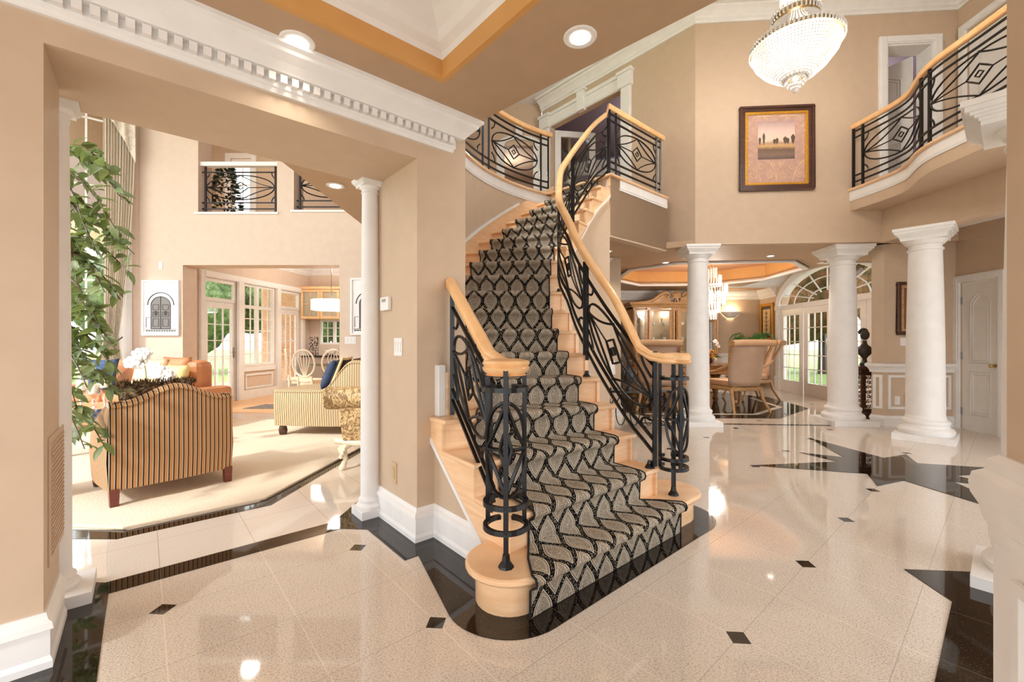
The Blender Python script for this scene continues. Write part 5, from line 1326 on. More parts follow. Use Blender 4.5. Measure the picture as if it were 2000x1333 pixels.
# ================================================================ DINING ROOM FURNITURE
LEATH = plain('tan_leather', (206,166,128), .42, var=.06, vs=5)
SILKB = plain('taupe_silk', (186,156,132), .45, var=.08, vs=4)
def dining_armchair(label, x, y, rz):
    """back towards local -y, faces +y"""
    t = thing('dining_armchair', label, 'chair', (x,y,0), rz, None); W_ = .33
    rows = []
    for j in range(9):
        f = j/8; z = .46+.72*f; wv = W_*(.80+.22*f); yb = -.30-.10*f**1.5
        rows.append([(wv*k/6, yb-.05*cos(k/6*pi/2)+.07*(abs(k)/6)**3, z) for k in range(-6,7)])
    MB().ngrid(rows).build('backrest', SILKB, t, local=True, smooth=180, solid=.07)
    r = MB(); r.tube([(-.36,-.46,1.19),(-.2,-.49,1.2),(0,-.50,1.2),(.2,-.49,1.2),(.36,-.46,1.19)], .055, 12); r.build('top_roll', LEATH, t, local=True, smooth=60)
    for sx in (-1,1):
        MB().lathe([(.0,-.012),(.06,-.01),(.06,.01),(.03,.02),(.0,.022)], (0,0,0), 14).v
        mb = MB(); mb.tube([(sx*.365,-.46,1.19),(sx*.385,-.46,1.19)], .058, 12); mb.build('roll_cap', GOLDW, t, local=True, smooth=60)
        P = [(sx*(.36-.02*i/9),-.44+.13*(i/9)-.02*sin(i/9*pi),1.15-.62*i/9) for i in range(10)]
        P += [(sx*.36,-.25,.56),(sx*.38,-.05,.60),(sx*.40,.10,.66),(sx*.405,.20,.69),(sx*.40,.26,.66),(sx*.40,.27,.60),(sx*.39,.22,.57)]
        P = [(sx*(.35-.05*(i/8)),-.43+.12*(i/8),1.14-.30*i/8) for i in range(9)]+[(sx*(.30+.09*sin(i/8*pi/2)),-.31+.40*(i/8),.84-.17*sin(i/8*pi/2)) for i in range(1,9)]+[(sx*.40,.14,.65),(sx*.40,.17,.61),(sx*.39,.14,.57)]
        MB().tube(P, [.022]*9+[.026]*8+[.04,.042,.03], 8).build('arm', GOLDW, t, local=True, smooth=60)
        MB().tube([(sx*.39,.13,.58),(sx*.35,.20,.50),(sx*.32,.24,.42)], .024, 8).build('arm_support', GOLDW, t, local=True, smooth=60)
        MB().tube([(sx*.31,.25,.40),(sx*.34,.29,.30),(sx*.31,.27,.14),(sx*.33,.32,.02)], [.035,.032,.018,.026], 8).build('leg', GOLDW, t, local=True, smooth=60)
        MB().tube([(sx*.26,-.28,.40),(sx*.27,-.33,.22),(sx*.32,-.44,.0)], [.032,.024,.02], 8).build('leg', GOLDW, t, local=True, smooth=60)
    MB().prism([(-.27,-.32),(.27,-.32),(.35,.30),(-.35,.30)], .36, .43).build('seat_frame', GOLDW, t, local=True, bevel=.012)
    MB().prism([(-.25,-.30),(.25,-.30),(.33,.28),(-.33,.28)], .43, .54).build('seat', LEATH, t, local=True, bevel=.03)
    return t
dc = dining_armchair('tan upholstered dining armchair nearest the foyer, seen from behind between the two columns', 4.12, 7.95, radians(10))
dc.scale = (1.12,1.1,1.03)
dup(dc, (5.15,9.35,0), radians(95), 'tan dining armchair at the right of the table, in front of the palm')
dup(dc, (2.75,8.05,0), radians(-20), 'tan dining armchair left of the dining room column, behind the railing volute')
dup(dc, (3.5,10.35,0), radians(180), 'tan dining armchair at the far side of the table, in front of the china cabinet')
tb = thing('dining_table', 'ornate gold carved dining table with dark marbled top under the tiered chandelier', 'dining table', (3.6,9.0,0))
MARB = plain('brown_marble_top', (132,92,70), .12, var=.3, vs=12, coat=.4)
top = [(3.6+1.15*(abs(cos(a))**.6)*(1 if cos(a)>0 else -1), 9.05+.62*(abs(sin(a))**.6)*(1 if sin(a)>0 else -1)) for a in [2*pi*i/40 for i in range(40)]]
MB().prism(top, .745, .79).build('table_top', MARB, tb, bevel=.012)
top2 = [(3.6+(p[0]-3.6)*.93, 9.05+(p[1]-9.05)*.88) for p in top]; MB().prism(top2, .60, .745).build('apron', GOLDW, tb, bevel=.01)
for sx in (-1,1):
    for sy in (-1,1):
        lx_, ly_ = 3.6+sx*.90, 9.05+sy*.42; L = MB(); n = 20; P = [(.055,.0),(.06,.03),(.035,.07),(.05,.10),(.06,.16),(.062,.20),(.085,.44),(.10,.50),(.07,.53),(.10,.56),(.11,.60)]
        L.lathe(P, (lx_,ly_,0), 20); L.build('leg', GOLDW, tb, smooth=40)
        c = MB()
        for k in range(9): a = 2*pi*k/9; c.tube([(lx_+(.064+.001)*cos(a),ly_+.064*sin(a),.19),(lx_+.088*cos(a),ly_+.088*sin(a),.44)], .011, 5)
        for k in range(6): a = 2*pi*k/6; c.ball((lx_+.10*cos(a),ly_+.10*sin(a),.55), (.035,.035,.045), 8, 6)
        c.build('leg_carving', GOLDW, tb, smooth=60)
t = thing('flower_bowl', 'dark bowl with yellow and orange flowers on the dining table', 'flower bowl', (4.05,8.85,.79))
MB().lathe([(.04,0),(.09,.03),(.115,.09),(.10,.13),(.09,.13)], (4.05,8.85,.79), 20).build('bowl', plain('brown_glass_bowl',(74,40,24),.1), t, smooth=60)
YEL = plain('yellow_petals', (224,176,60), .6, var=.2, vs=40); ORG = plain('rust_petals', (186,104,40), .6, var=.2, vs=40); WPET = plain('white_petals', (246,244,240), .6)
mb, mb2 = MB(), MB()
for k in range(46):
    a = random.uniform(0,2*pi); r = random.uniform(0,.13); z = .96+random.uniform(0,.15)-r*.4
    (mb if k % 3 else mb2).ball((4.05+r*cos(a),8.85+r*sin(a),z), (.03,.03,.02), 6, 4)
mb.build('yellow_flowers', YEL, t); mb2.build('orange_flowers', ORG, t)
def orchid(label, x, y, z, h, n=7, lean=.1, pot=True, name='orchid', r=.035):
    t = thing(name, label, 'potted orchid', (x,y,z))
    if pot: MB().lathe([(.05,0),(.07,.04),(.075,.10),(.07,.11)], (x,y,z), 16).build('pot', plain('pale_ceramic_pot',(206,214,204),.3), t, smooth=60)
    P = bez((0,z+.08 if pot else z),(0,z+h),(lean,z+h*.95),8); MB().tube([(x+p[0],y,p[1]) for p in P], .005, 5).build('stem', plain('orchid_stem',(110,120,70),.6), t)
    mb = MB()
    for k in range(n):
        f = k/(n-1); cx = x+lean*(.2+f*1.1)+random.uniform(-.03,.03); cz = z+h*(1.0-.22*f)+random.uniform(-.03,.03); cy = y+random.uniform(-.04,.04)
        for j in range(5): a = 2*pi*j/5+.3; mb.ball((cx+r*.8*cos(a),cy-.004*j,cz+r*.8*sin(a)), (r*.75,.008,r*.62), 8, 5)
    mb.build('blossoms', WPET, t, smooth=180)
    lm = MB()
    if pot:
        for sx in (-1,1,.4): lm.tube([(x,y,z+.10),(x+sx*.07,y-.02,z+.15),(x+sx*.16,y-.03,z+.12)], [.012,.02,.004], 5)
        lm.build('leaves', TREEM, t)
    return t
orchid('white orchid beside the flower bowl on the dining table', 4.33, 9.2, .79, .48, 6, .06, r=.028)
# china cabinet
cb = thing('china_cabinet', 'tall pale gold china cabinet with glass doors and scrolled pediment', 'china cabinet', (4.38,11.9,0))
x0, x1, y0, y1 = 3.24, 5.52, 11.45, 12.05; cx = (x0+x1)/2
mb = MB(); mb.box(x0,x1,y1-.03,y1,0,2.2).box(x0,x0+.05,y0+.05,y1,.0,2.2).box(x1-.05,x1,y0+.05,y1,0,2.2).box(x0,x1,y0,y1,.80,.88).box(x0,x1,y0,y1,0,.10).box(x0,x1,y0+.05,y1,2.14,2.2).box(x0+.02,x1-.02,y0+.06,y1,.1,.8); mb.build('carcass', GOLDW, cb, bevel=.006)
PIL = [x0, x0+.42, x0+1.08, x1-1.08, x1-.42, x1]; mb = MB()
for p in PIL: mb.box(p-.045 if p > x0 else p, p+.045 if p < x1 else p, y0, y0+.06, .88, 2.16); mb.tube([(min(max(p,x0+.03),x1-.03),y0-.01,.92),(min(max(p,x0+.03),x1-.03),y0-.01,2.1)], .022, 8)
mb.build('pilaster', GOLDW, cb, smooth=40)
for a, b in zip(PIL, PIL[1:]):
    d = MB(); frame4(d, (a+.045,y0+.02), (b-.045,y0+.02), 0, b-a-.09, .92, 2.12, .05, -.02, .01); o = d.build('cabinet_door', GOLDW, cb); MB().box(a+.09,b-.09,y0+.025,y0+.029,.96,2.08).build('glass', GLASS, o)
    d = MB(); frame4(d, (a+.045,y0+.04), (b-.045,y0+.04), 0, b-a-.09, .13, .77, .05, -.01, .02); d.build('lower_door', GOLDW, cb)
MB().box(x0+.05,x1-.05,y1-.05,y1-.035,.9,2.12).build('back_panel', plain('mirror_back',(196,176,150),.25,metal=.3), cb)
for z in (1.28,1.68): MB().box(x0+.06,x1-.06,y0+.09,y1-.05,z,z+.012).build('shelf', GLASS, cb)
cor = [(0,0),(.05,.0),(.06,.03),(.08,.05),(.12,.08),(.13,.12),(0,.12)]
MB().sweep(cor, [(x0,y1,2.18),(x0,y0,2.18),(x1,y0,2.18),(x1,y1,2.18)], side=1).build('cornice', GOLDW, cb)
mb = MB()
for sx in (-1,1):
    P = [(cx+sx*q[0], y0-.03, q[1]) for q in [(1.02,2.30),(.80,2.31),(.62,2.36),(.48,2.47),(.34,2.56),(.22,2.55),(.17,2.49),(.22,2.45),(.27,2.49)]]
    mb.tube(P, [.03,.04,.045,.05,.05,.045,.04,.03,.02], 8)
    mb.add([(cx+sx*.9,y0,2.3),(cx+sx*.1,y0,2.3),(cx+sx*.18,y0,2.48),(cx+sx*.32,y0,2.54),(cx+sx*.5,y0,2.44),(cx+sx*.7,y0,2.34),(cx+sx*.9,y0+.04,2.3),(cx+sx*.1,y0+.04,2.3),(cx+sx*.18,y0+.04,2.48),(cx+sx*.32,y0+.04,2.54),(cx+sx*.5,y0+.04,2.44),(cx+sx*.7,y0+.04,2.34)],
           [(0,1,2,3,4,5),(11,10,9,8,7,6),(0,6,7,1),(1,7,8,2),(2,8,9,3),(3,9,10,4),(4,10,11,5),(5,11,6,0)])
mb.build('pediment', GOLDW, cb, smooth=50)
mb = MB()
for k in range(11):
    a = pi*(-.1+1.2*k/10); mb.tube([(cx,y0-.05,2.42),(cx+.07*cos(a),y0-.07,2.46+.08*sin(a)),(cx+.13*cos(a),y0-.05,2.46+.16*sin(a))], [.03,.028,.012], 6)
for sx in (-1,1): mb.tube([(cx,y0-.05,2.42),(cx+sx*.05,y0-.06,2.30),(cx+sx*.02,y0-.05,2.22)], [.03,.025,.01], 6)
mb.build('carved_crest', DARKW if False else GOLDW, cb, smooth=60)
CHINA = plain('white_china', (240,240,236), .15)
k = 0
for z in (.90,1.292,1.692):
    for xx in (x0+.22, x0+.62, x0+.85, cx-.2, cx+.2, x1-.85, x1-.62, x1-.22):
        k += 1; q8 = (k-1) % 8
        t = thing('glass_goblet' if k % 2 else 'china_cup', ('clear crystal goblet' if k % 2 else 'white china cup')+' on the '+{.90:'lowest',1.292:'middle',1.692:'top'}[z]+' shelf of the china cabinet, '+('far left','left','left of center','just left of center','just right of center','right of center','right','far right')[q8], 'glass' if k % 2 else 'cup', (xx,11.75,z), group='crystal goblets in the china cabinet' if k % 2 else 'china cups in the china cabinet')
        if k % 2: MB().lathe([(.04,0),(.006,.01),(.006,.08),(.04,.11),(.045,.2),(.04,.2),(.035,.12),(.0,.1)], (xx,11.75,z), 12).build('glass_body', CRYST, t, smooth=60)
        else: MB().lathe([(.03,0),(.05,.03),(.06,.09),(.055,.09),(.045,.03),(0,.02)], (xx,11.75,z), 14).build('cup_body', CHINA, t, smooth=60)
lamp('cabinet_lamp', (cx,11.7,2.05), 6, .1)
# palm
pl = thing('potted_palm', 'green palm in a dark pot on a stand beside the gold framed print', 'potted plant', (6.2,11.15,0))
MB().lathe([(.16,0),(.14,.04),(.05,.1),(.05,.6),(.16,.66),(.16,.68)], (6.2,11.15,0), 16).build('stand', DARKW, pl, smooth=40)
MB().lathe([(.10,.68),(.16,.78),(.19,.98),(.17,1.0),(.15,.98)], (6.2,11.15,0), 18).build('pot', plain('bronze_pot',(80,60,40),.3,metal=.4), pl, smooth=60)
PALM = plain('palm_green', (52,120,50), .45, var=.25, vs=20); mb = MB()
for k in range(22):
    a = 2*pi*k/22+random.uniform(-.1,.1); R_ = random.uniform(.42,.6); h_ = random.uniform(.35,.58); P = [Vector((6.2+R_*f*cos(a), 11.15+R_*f*sin(a)*.8, 1.0+h_*2.6*f*(1-.72*f)-.1*f**3)) for f in [i/12 for i in range(13)]]
    mb.tube(P, .005, 4)
    for i in range(2,13):
        tdir = (P[i]-P[i-1]).normalized(); sd = tdir.cross(Vector((0,0,1))).normalized()
        for sg in (-1,1):
            tip = P[i]+sd*sg*.13*(1.1-i/14)+tdir*.08+Vector((0,0,-.09)); mid = (P[i]+tip)/2+Vector((0,0,.02)); wv = tdir*.009
            mb.add([P[i]-wv*.5,P[i]+wv*.5,mid+wv,tip,mid-wv], [(0,1,2,3,4)])
mb.build('fronds', PALM, pl)
# carved pedestal with bust
pd_ = thing('carved_pedestal', 'dark carved wooden pedestal between the column and the wainscot wall', 'pedestal', (5.58,6.80,0))
mb = MB(); c = (5.58,6.80)
for z0_, z1_, w_ in ((0,.08,.32),(.08,.16,.27),(.16,.2,.23),(.72,.76,.23),(.76,.82,.27),(.82,.88,.31)): mb.cbox((*c,(z0_+z1_)/2), (w_,w_,z1_-z0_), OC)
mb.build('plinth_and_cap', DARKW, pd_, bevel=.008)
mb = MB()
for sx in (-1,1):
    for sy in (-1,1): mb.cbox((c[0]+sx*.09,c[1]+sy*.09,.46), (.03,.03,.52), OC)
mb.build('corner_posts', DARKW, pd_)
mb = MB()
for zz in range(7):
    for sx in (-1,0,1): P = [(c[0]+q[0]*1.0, c[1]-.095, q[1]) for q in spiral(sx*.055, .24+zz*.075, .032, 1.3, zz+sx, 1 if (zz+sx) % 2 else -1, 12)]; mb.tube(P, .007, 4)
for zz in range(7):
    for sx in (-1,0,1): P = [(c[0]-.095, c[1]+q[0], q[1]) for q in spiral(sx*.055, .24+zz*.075, .032, 1.3, zz+sx, 1, 12)]; mb.tube(P, .007, 4)
mb.build('pierced_carving', DARKW, pd_)
STAT = plain('dark_bronze', (70,66,62), .4, metal=.5)
t = thing('bust_statue', 'dark bronze bust on the carved pedestal', 'statue', (5.60,6.80,.88)); mb = MB(); q = (5.60,6.80)
mb.lathe([(.07,0),(.07,.03),(.04,.05),(.03,.10),(.05,.13),(.10,.18),(.115,.24),(.09,.29),(.05,.32),(.035,.35),(.035,.39)], (*q,.88), 16, 1, .7); mb.ball((q[0],q[1]-.005,1.36), (.058,.068,.085), 12, 9); mb.ball((q[0],q[1]-.07,1.345), (.014,.02,.02), 6, 5)
for k in range(22): a = random.uniform(0,2*pi); e = random.uniform(.2,pi/2); mb.ball((q[0]+.055*cos(a)*cos(e),q[1]+.02+.06*sin(a)*cos(e),1.375+.075*sin(e)), .022, 6, 5)
mb.build('bust', STAT, t, smooth=180)
# hall console group seen through the stair railing
ct = thing('iron_console', 'low black iron console table with scrolled legs behind the stair railing', 'console table', (1.75,6.25,0))
oval = [(1.75+.62*cos(a), 6.25+.26*sin(a)) for a in [2*pi*i/32 for i in range(32)]]
MB().prism(oval, .53, .56).build('table_top', plain('black_stone_top',(34,32,32),.12), ct, bevel=.006)
for sx in (-1,1):
    for sy in (-1,1):
        mb = MB(); P = [(1.75+sx*(.50+.10*sin(pi*f*2)*.5), 6.25+sy*.16, .53*(1-f)) for f in [i/12 for i in range(13)]]; mb.tube(P, .014, 6)
        for q in (spiral(1.75+sx*.38,.42,.07,1.2,0,sx), spiral(1.75+sx*.40,.10,.06,1.2,pi/2,-sx)): mb.tube([(a,6.25+sy*.16,b) for a,b in q], .009, 5)
        mb.build('leg', IRON, ct, smooth=60)
for k in range(5):
    x = 1.35+k*.2; mb = MB(); mb.tube([(x+.07*cos(a),6.10,.26+.20*sin(a)) for a in [2*pi*i/20 for i in range(20)]], .008, 5, True); mb.build('scroll_panel', IRON, ct)
t = thing('ribbed_urn', 'ribbed bronze urn on the iron console behind the railing', 'urn', (1.68,6.15,.56)); mb = MB(); n = 28; prof = [(.05,0),(.05,.02),(.02,.05),(.07,.12),(.095,.2),(.085,.28),(.035,.34),(.03,.38),(.045,.41),(.02,.43)]
mb.lathe(prof, (1.68,6.15,.56), 28); 
for k in range(12): mb.tube([(1.68+(r+.004)*cos(k*pi/6+zz*2.5),6.15+(r+.004)*sin(k*pi/6+zz*2.5),.56+zz) for r, zz in ((.05,.09),(.08,.15),(.096,.2),(.086,.27),(.05,.32))], .006, 4)
mb.build('urn_body', STAT, t, smooth=50)
t = thing('table_lamp', 'white drum lamp on the iron console behind the railing', 'lamp', (1.38,6.25,.56)); MB().lathe([(.07,0),(.07,.02),(.015,.04),(.015,.22),(.03,.24)], (1.38,6.25,.56), 14).build('lamp_base', IRON, t, smooth=40)
MB().lathe([(.13,.22),(.115,.42),(.112,.42),(.127,.22)], (1.38,6.25,.56), 24).build('lamp_shade', plain('white_linen_shade',(244,240,232),.8), t, smooth=40)
sbd = thing('sideboard', 'dark grey sideboard with drawers in the dining room behind the railing', 'sideboard', (2.55,9.9,0))
GREYD = wood('charcoal_wood', (70,66,64), (110,104,98), .35)
MB().box(1.85,2.40,9.3,10.8,.08,.92).build('carcass', GREYD, sbd, bevel=.01)
for k in range(3): MB().box(1.84,2.41,9.29,9.31,.14+k*.25,.36+k*.25).build('drawer', GREYD, sbd, bevel=.008)
for sx in (1.89,2.36):
    for sy in (9.34,10.76): MB().box(sx-.03,sx+.03,sy-.03,sy+.03,0,.09).build('leg', GREYD, sbd)

# ================================================================ LIVING ROOM
def stripes(name, axis, per=.031, base=(196,148,100), light=(196,188,172)):
    m = Mt(name, lin(base), .75, spec=.2); v = m.coord(); c3 = m.xyz(v); a = c3[axis]
    f = ((a+10)/per).fract()
    c = m.mix(f.gt(.62)*f.lt(.80), lin(base), lin(light)); c = m.mix(f.gt(.76), c, lin((30,25,24))); c = m.mix(f.gt(.30)*f.lt(.36)*.5, c, lin((150,100,62)))
    m.color(c); m.bump(f, .1, .002); return m.m
STX, STY = stripes('striped_fabric', 0), stripes('striped_fabric_side', 1)
STXs = stripes('fine_striped_fabric', 0, .030, (200,170,126), (222,212,190))
MAHOG = wood('mahogany_leg', (96,40,30), (132,62,46), .3)
FUR = Mt('brown_faux_fur', lin((96,74,52)), .95); n_ = FUR.noise(FUR.coord(), 18, 4, .7); FUR.color(FUR.ramp(n_, [(.35,lin((40,30,24))),(.5,lin((110,86,60))),(.65,lin((206,184,148)))])); FUR.bump(FUR.noise(FUR.coord(), 90, 3), 1, .03)
ang = atan2(.78,.626)
ar = thing('armchair', 'striped tan and black armchair with its back to the foyer', 'armchair', (-2.70,3.45,0), ang)
def humpz(x): return .80+.115*(.5+.5*cos(min(1,abs(x)/.33)*pi)) 
rows = []
NX = 24
for i in range(NX+1):
    x = -.40+.80*i/NX; zt = humpz(x); yb = .035*(x/.4)**2
    rows.append([(x,yb+.0,.14),(x,yb-.02,.35),(x,yb-.015,.6),(x,yb-.01,zt-.04),(x,yb+.015,zt-.008),(x,yb+.06,zt),(x,yb+.11,zt-.015),(x,yb+.135,zt-.06),(x,yb+.14,.4),(x,yb+.14,.14),(x,yb,.14)])
b_ = MB().ngrid(rows); b_.add([q for q in rows[0][:-1]], [list(range(10))[::-1]]); b_.add([q for q in rows[-1][:-1]], [list(range(10))]); b_.build('backrest', STX, ar, local=True, smooth=45)
mb = MB(); mb.tube([(-.40+.80*i/NX, .035*((-.4+.8*i/NX)/.4)**2-.008, humpz(-.40+.80*i/NX)-.035) for i in range(NX+1)], .009, 6); mb.build('piping', STX, ar, local=True)
for sx in (-1,1):
    rows = []
    for j in range(13):
        f = j/12; y = .04+.78*f; zt = .80-.22*(.5-.5*cos(pi*min(1,f*1.15)))-.0; bul = .03*sin(pi*f)
        xo, xi = sx*(.40+bul), sx*(.27+bul*.5)
        rows.append([(xo,y,.14),(xo+sx*.012,y,.35),(xo,y,zt-.05),(xo-sx*.02,y,zt-.012),((xo+xi)/2,y,zt),(xi+sx*.02,y,zt-.012),(xi,y,zt-.05),(xi,y,.14),(xo,y,.14)])
    b_ = MB().ngrid(rows); b_.add(rows[0][:-1], [list(range(8))]); b_.add(rows[-1][:-1], [list(range(8))[::-1]]); b_.build('arm', STY, ar, local=True, smooth=45)
MB().box(-.28,.28,.12,.80,.14,.32).build('seat_base', STX, ar, local=True); MB().box(-.27,.27,.14,.84,.32,.47).build('seat_cushion', STX, ar, local=True, bevel=.04)
for sx in (-1,1):
    MB().add([(sx*.37-.03,.02,.15),(sx*.37+.03,.02,.15),(sx*.37+.03,.08,.15),(sx*.37-.03,.08,.15),(sx*.37-.024,.02,0),(sx*.37+.024,.02,0),(sx*.37+.024,.07,0),(sx*.37-.024,.07,0)], [(0,1,2,3),(7,6,5,4),(0,4,5,1),(1,5,6,2),(2,6,7,3),(3,7,4,0)]).build('leg', MAHOG, ar, local=True)
    MB().lathe([(.02,0),(.035,.03),(.042,.08),(.03,.14)], (sx*.36,.76,0), 12).build('leg', DARKW, ar, local=True, smooth=60)
def pillow(name, label, c, size, rx, rz, m, cat='pillow', fringe=None, rxy=0):
    t = thing(name, label, cat, c, rz); w_, h_, d_ = size; rows = []; N = 10
    for i in range(N+1):
        row = []
        for j in range(N+1):
            a, b = i/N*2-1, j/N*2-1; pin = 1-.10*(a*a*b*b); row.append((a*w_/2*(1-.07*(1-b*b))*1, b*h_/2*(1-.07*(1-a*a)), ((1-a**4)*(1-b**4))**.5))
        rows.append(row)
    def tr(p, sg): x, z, k = p; y = sg*k*d_/2; return (x, y*cos(rx)-z*sin(rx), y*sin(rx)+z*cos(rx)+h_/2*cos(rx))
    mb = MB(); mb.ngrid([[tr(p,1) for p in r] for r in rows]); mb.ngrid([[tr(p,-1) for p in r][::-1] for r in rows]); mb.build('cushion_cover', m, t, local=True, smooth=180)
    if fringe:
        P = [(i/N*2-1,-1) for i in range(N)]+[(1,i/N*2-1) for i in range(N)]+[(1-i/N*2,1) for i in range(N)]+[(-1,1-i/N*2) for i in range(N)]
        f = MB(); f.tube([tr((a*w_/2*(1-.07*(1-b*b)), b*h_/2*(1-.07*(1-a*a)), 0), 1) for a, b in P], .02, 6, True); f.build('fringe', fringe, t, local=True, smooth=180)
    return t
def loc_at(root, x, y, z): r = root.rotation_euler.z; return (root.location.x+x*cos(r)-y*sin(r), root.location.y+x*sin(r)+y*cos(r), z)
pillow('fur_pillow', 'brown and cream fur pillow peeking over the striped armchair back', loc_at(ar,-.08,.22,.49), (.50,.44,.18), radians(-8), ang, FUR.m)
fp = bpy.data.objects['fur_pillow']; mb = MB()
for k in range(420):
    a = random.uniform(-.25,.25); h_ = .44 if random.random() < .6 else random.uniform(.25,.44); yy = random.uniform(-.05,.05)
    p = Vector((a, yy-.02, h_-.03)); d = Vector((random.uniform(-.5,.5), random.uniform(-.6,.6), 1)).normalized()*random.uniform(.04,.075); s_ = Vector((.006,0,0))
    mb.add([p-s_, p+s_, p+d], [(0,1,2)])
mb.build('fur_tufts', FUR.m, fp, local=True, kind='stuff')
# chaise
chz = thing('chaise_chair', 'striped chaise seat in side view before the breakfast room', 'chaise', (-2.55,5.95,0), radians(-3))
prof = []; NX = 26
def chz_top(x):   # x from -.55 (foot) to .62
    f = min(1, max(0, (x-.08)/.42)); return .63+.38*(3*f*f-2*f**3)
for y0_ in (-.34,):
    rows = []
    for i in range(NX+1):
        x = -.55+1.17*i/NX; zt = chz_top(x); xb = x if i else x; bow = -.03*sin(pi*i/NX)
        rows.append([(x+(.0),-.36+bow,.15),(x,-.38+bow,.4),(x,-.37+bow,zt-.04),(x,-.35+bow,zt-.008),(x,-.31+bow,zt),(x,-.27,zt-.012),(x,-.25,zt-.05),(x,-.25,.15),(x,-.36+bow,.15)])
    b_ = MB().ngrid(rows); b_.add(rows[0][:-1], [list(range(8))]); b_.add(rows[-1][:-1], [list(range(8))[::-1]]); b_.build('arm', STXs, chz, local=True, smooth=45)
MB().box(-.53,.50,-.26,.42,.15,.50).build('seat_base', STXs, chz, local=True, bevel=.02); MB().box(-.57,.30,-.25,.40,.50,.62).build('seat_cushion', STXs, chz, local=True, bevel=.04)
rows = []
for i in range(12):
    f = i/11; y = -.25+.67*f; rows.append([(.34,y,.5),(.36,y,.8),(.46,y,1.02),(.56,y,1.04),(.63,y,.98),(.62,y,.5),(.60,y,.15),(.34,y,.15),(.34,y,.5)])
MB().ngrid(rows).build('backrest', plain('cream_lining_fabric',(226,206,178),.7), chz, local=True, smooth=50)
mb = MB(); mb.tube([(-.55+1.17*i/NX, -.37-.03*sin(pi*i/NX), chz_top(-.55+1.17*i/NX)-.035) for i in range(NX+1)], .009, 6); mb.build('piping', STXs, chz, local=True)
for x, y in ((-.47,-.30),(.55,-.30),(-.47,.36),(.55,.36)): MB().lathe([(.02,0),(.045,.03),(.055,.08),(.04,.15)], (x,y,0), 14).build('leg', DARKW, chz, local=True, smooth=60)
NAVY = plain('navy_fabric', (44,62,92), .7, var=.2, vs=20); CREAMF = plain('cream_fringe', (222,196,150), .9)
pillow('throw_pillow', 'navy pillow leaning on the striped chaise back', loc_at(chz,.10,-.12,.62), (.44,.42,.14), radians(-22), radians(-80), NAVY)
pillow('throw_pillow', 'black pillow with cream fringe behind the navy pillow on the chaise', loc_at(chz,.22,-.10,.62), (.46,.44,.14), radians(-22), radians(-84), plain('black_fabric',(36,34,38),.8), fringe=CREAMF)
# damask sofa
def damask():
    m = Mt('gold_damask', lin((196,164,112)), .6); v = m.coord(); X, Y, Z = m.xyz(v); n = m.noise(v, 7, 3, .5, 2.5); n2 = m.noise(v, 16, 2, .5, 2)
    sw = ((n*6).fract()-.5).abs().lt(.22); c = m.mix(sw, lin((134,104,66)), lin((206,178,128))); c = m.mix(n2.gt(.6)*.5, c, lin((176,144,98))); m.color(c); return m.m
DAM = damask()
so = thing('damask_sofa', 'gold damask sofa with rolled arm and carved cream legs behind the slim column', 'sofa', (-1.45,4.9,0))
mb = MB(); mb.tube([(-1.80,4.18,.70),(-1.5,4.18,.705),(-1.10,4.18,.71)], .11, 20); mb.build('arm_roll', DAM, so, smooth=60)
P = [(-1.63,.28),(-1.66,.45),(-1.67,.62),(-1.10,.64),(-1.08,.28)]
mb = MB(); mb.slab([(x,4.12,z) for x, z in P], (0,1,0), .16); mb.build('arm', DAM, so, bevel=.02)
MB().box(-1.62,-1.12,4.28,6.2,.28,.46).build('seat', DAM, so, bevel=.03); MB().box(-1.30,-1.12,4.28,6.2,.46,.88).build('backrest', DAM, so, bevel=.05)
mb = MB(); mb.slab([(x,6.2,z) for x, z in P], (0,1,0), .16); mb.build('arm', DAM, so, bevel=.02)
mb = MB(); mb.tube([(-1.72,4.16,.29),(-1.5,4.14,.27),(-1.1,4.16,.28)], [.03,.035,.03], 8); mb.build('carved_rail', CREAMW, so, smooth=60)
for x, y in ((-1.63,4.18),(-1.16,4.18),(-1.63,6.25),(-1.16,6.25)):
    sx = -1 if x < -1.4 else 1; mb = MB(); mb.tube([(x-sx*.04,y,.28),(x+sx*.03,y,.20),(x-sx*.005,y,.10),(x+sx*.02,y-.01,.03),(x+sx*.04,y-.02,.0)], [.06,.045,.024,.034,.02], 8)
    for k in range(4): mb.ball((x-sx*.02+k*sx*.015,y-.04,.24-k*.035), .022, 6, 5)
    mb.build('leg', CREAMW, so, smooth=60)
# leather sectional
LB = plain('cognac_leather', (196,132,88), .5, var=.12, vs=6)
ls = thing('leather_sofa', 'cognac leather sofa along the tall window behind the leafy plant', 'sofa', (-5.5,5.9,0), radians(-12))
MB().box(-1.3,1.0,-.05,.75,.08,.44).build('seat_base', LB, ls, local=True, bevel=.05)
for k in range(2): MB().box(-1.2+k*1.08,-.14+k*1.08,-.08,.45,.42,.56).build('seat_cushion', LB, ls, local=True, bevel=.05)
for k in range(2): MB().box(-1.2+k*1.08,-.14+k*1.08,.40,.70,.5,.98).build('back_cushion', LB, ls, local=True, bevel=.09)
for sx in (-1.42,.95): m_ = MB(); m_.box(sx,sx+.24,-.08,.78,.08,.60); m_.build('arm', LB, ls, local=True, bevel=.06); 
CREP = plain('cream_pillow_fabric', (234,206,168), .8)
pillow('throw_pillow', 'large cream pillow on the leather sofa behind the candles', loc_at(ls,.25,.30,.56), (.52,.46,.2), radians(-14), radians(-10), CREP)
pillow('throw_pillow', 'pale yellow pillow at the right end of the leather sofa', loc_at(ls,.74,.26,.56), (.42,.38,.18), radians(-14), radians(-20), plain('pale_yellow_fabric',(232,214,150),.8))
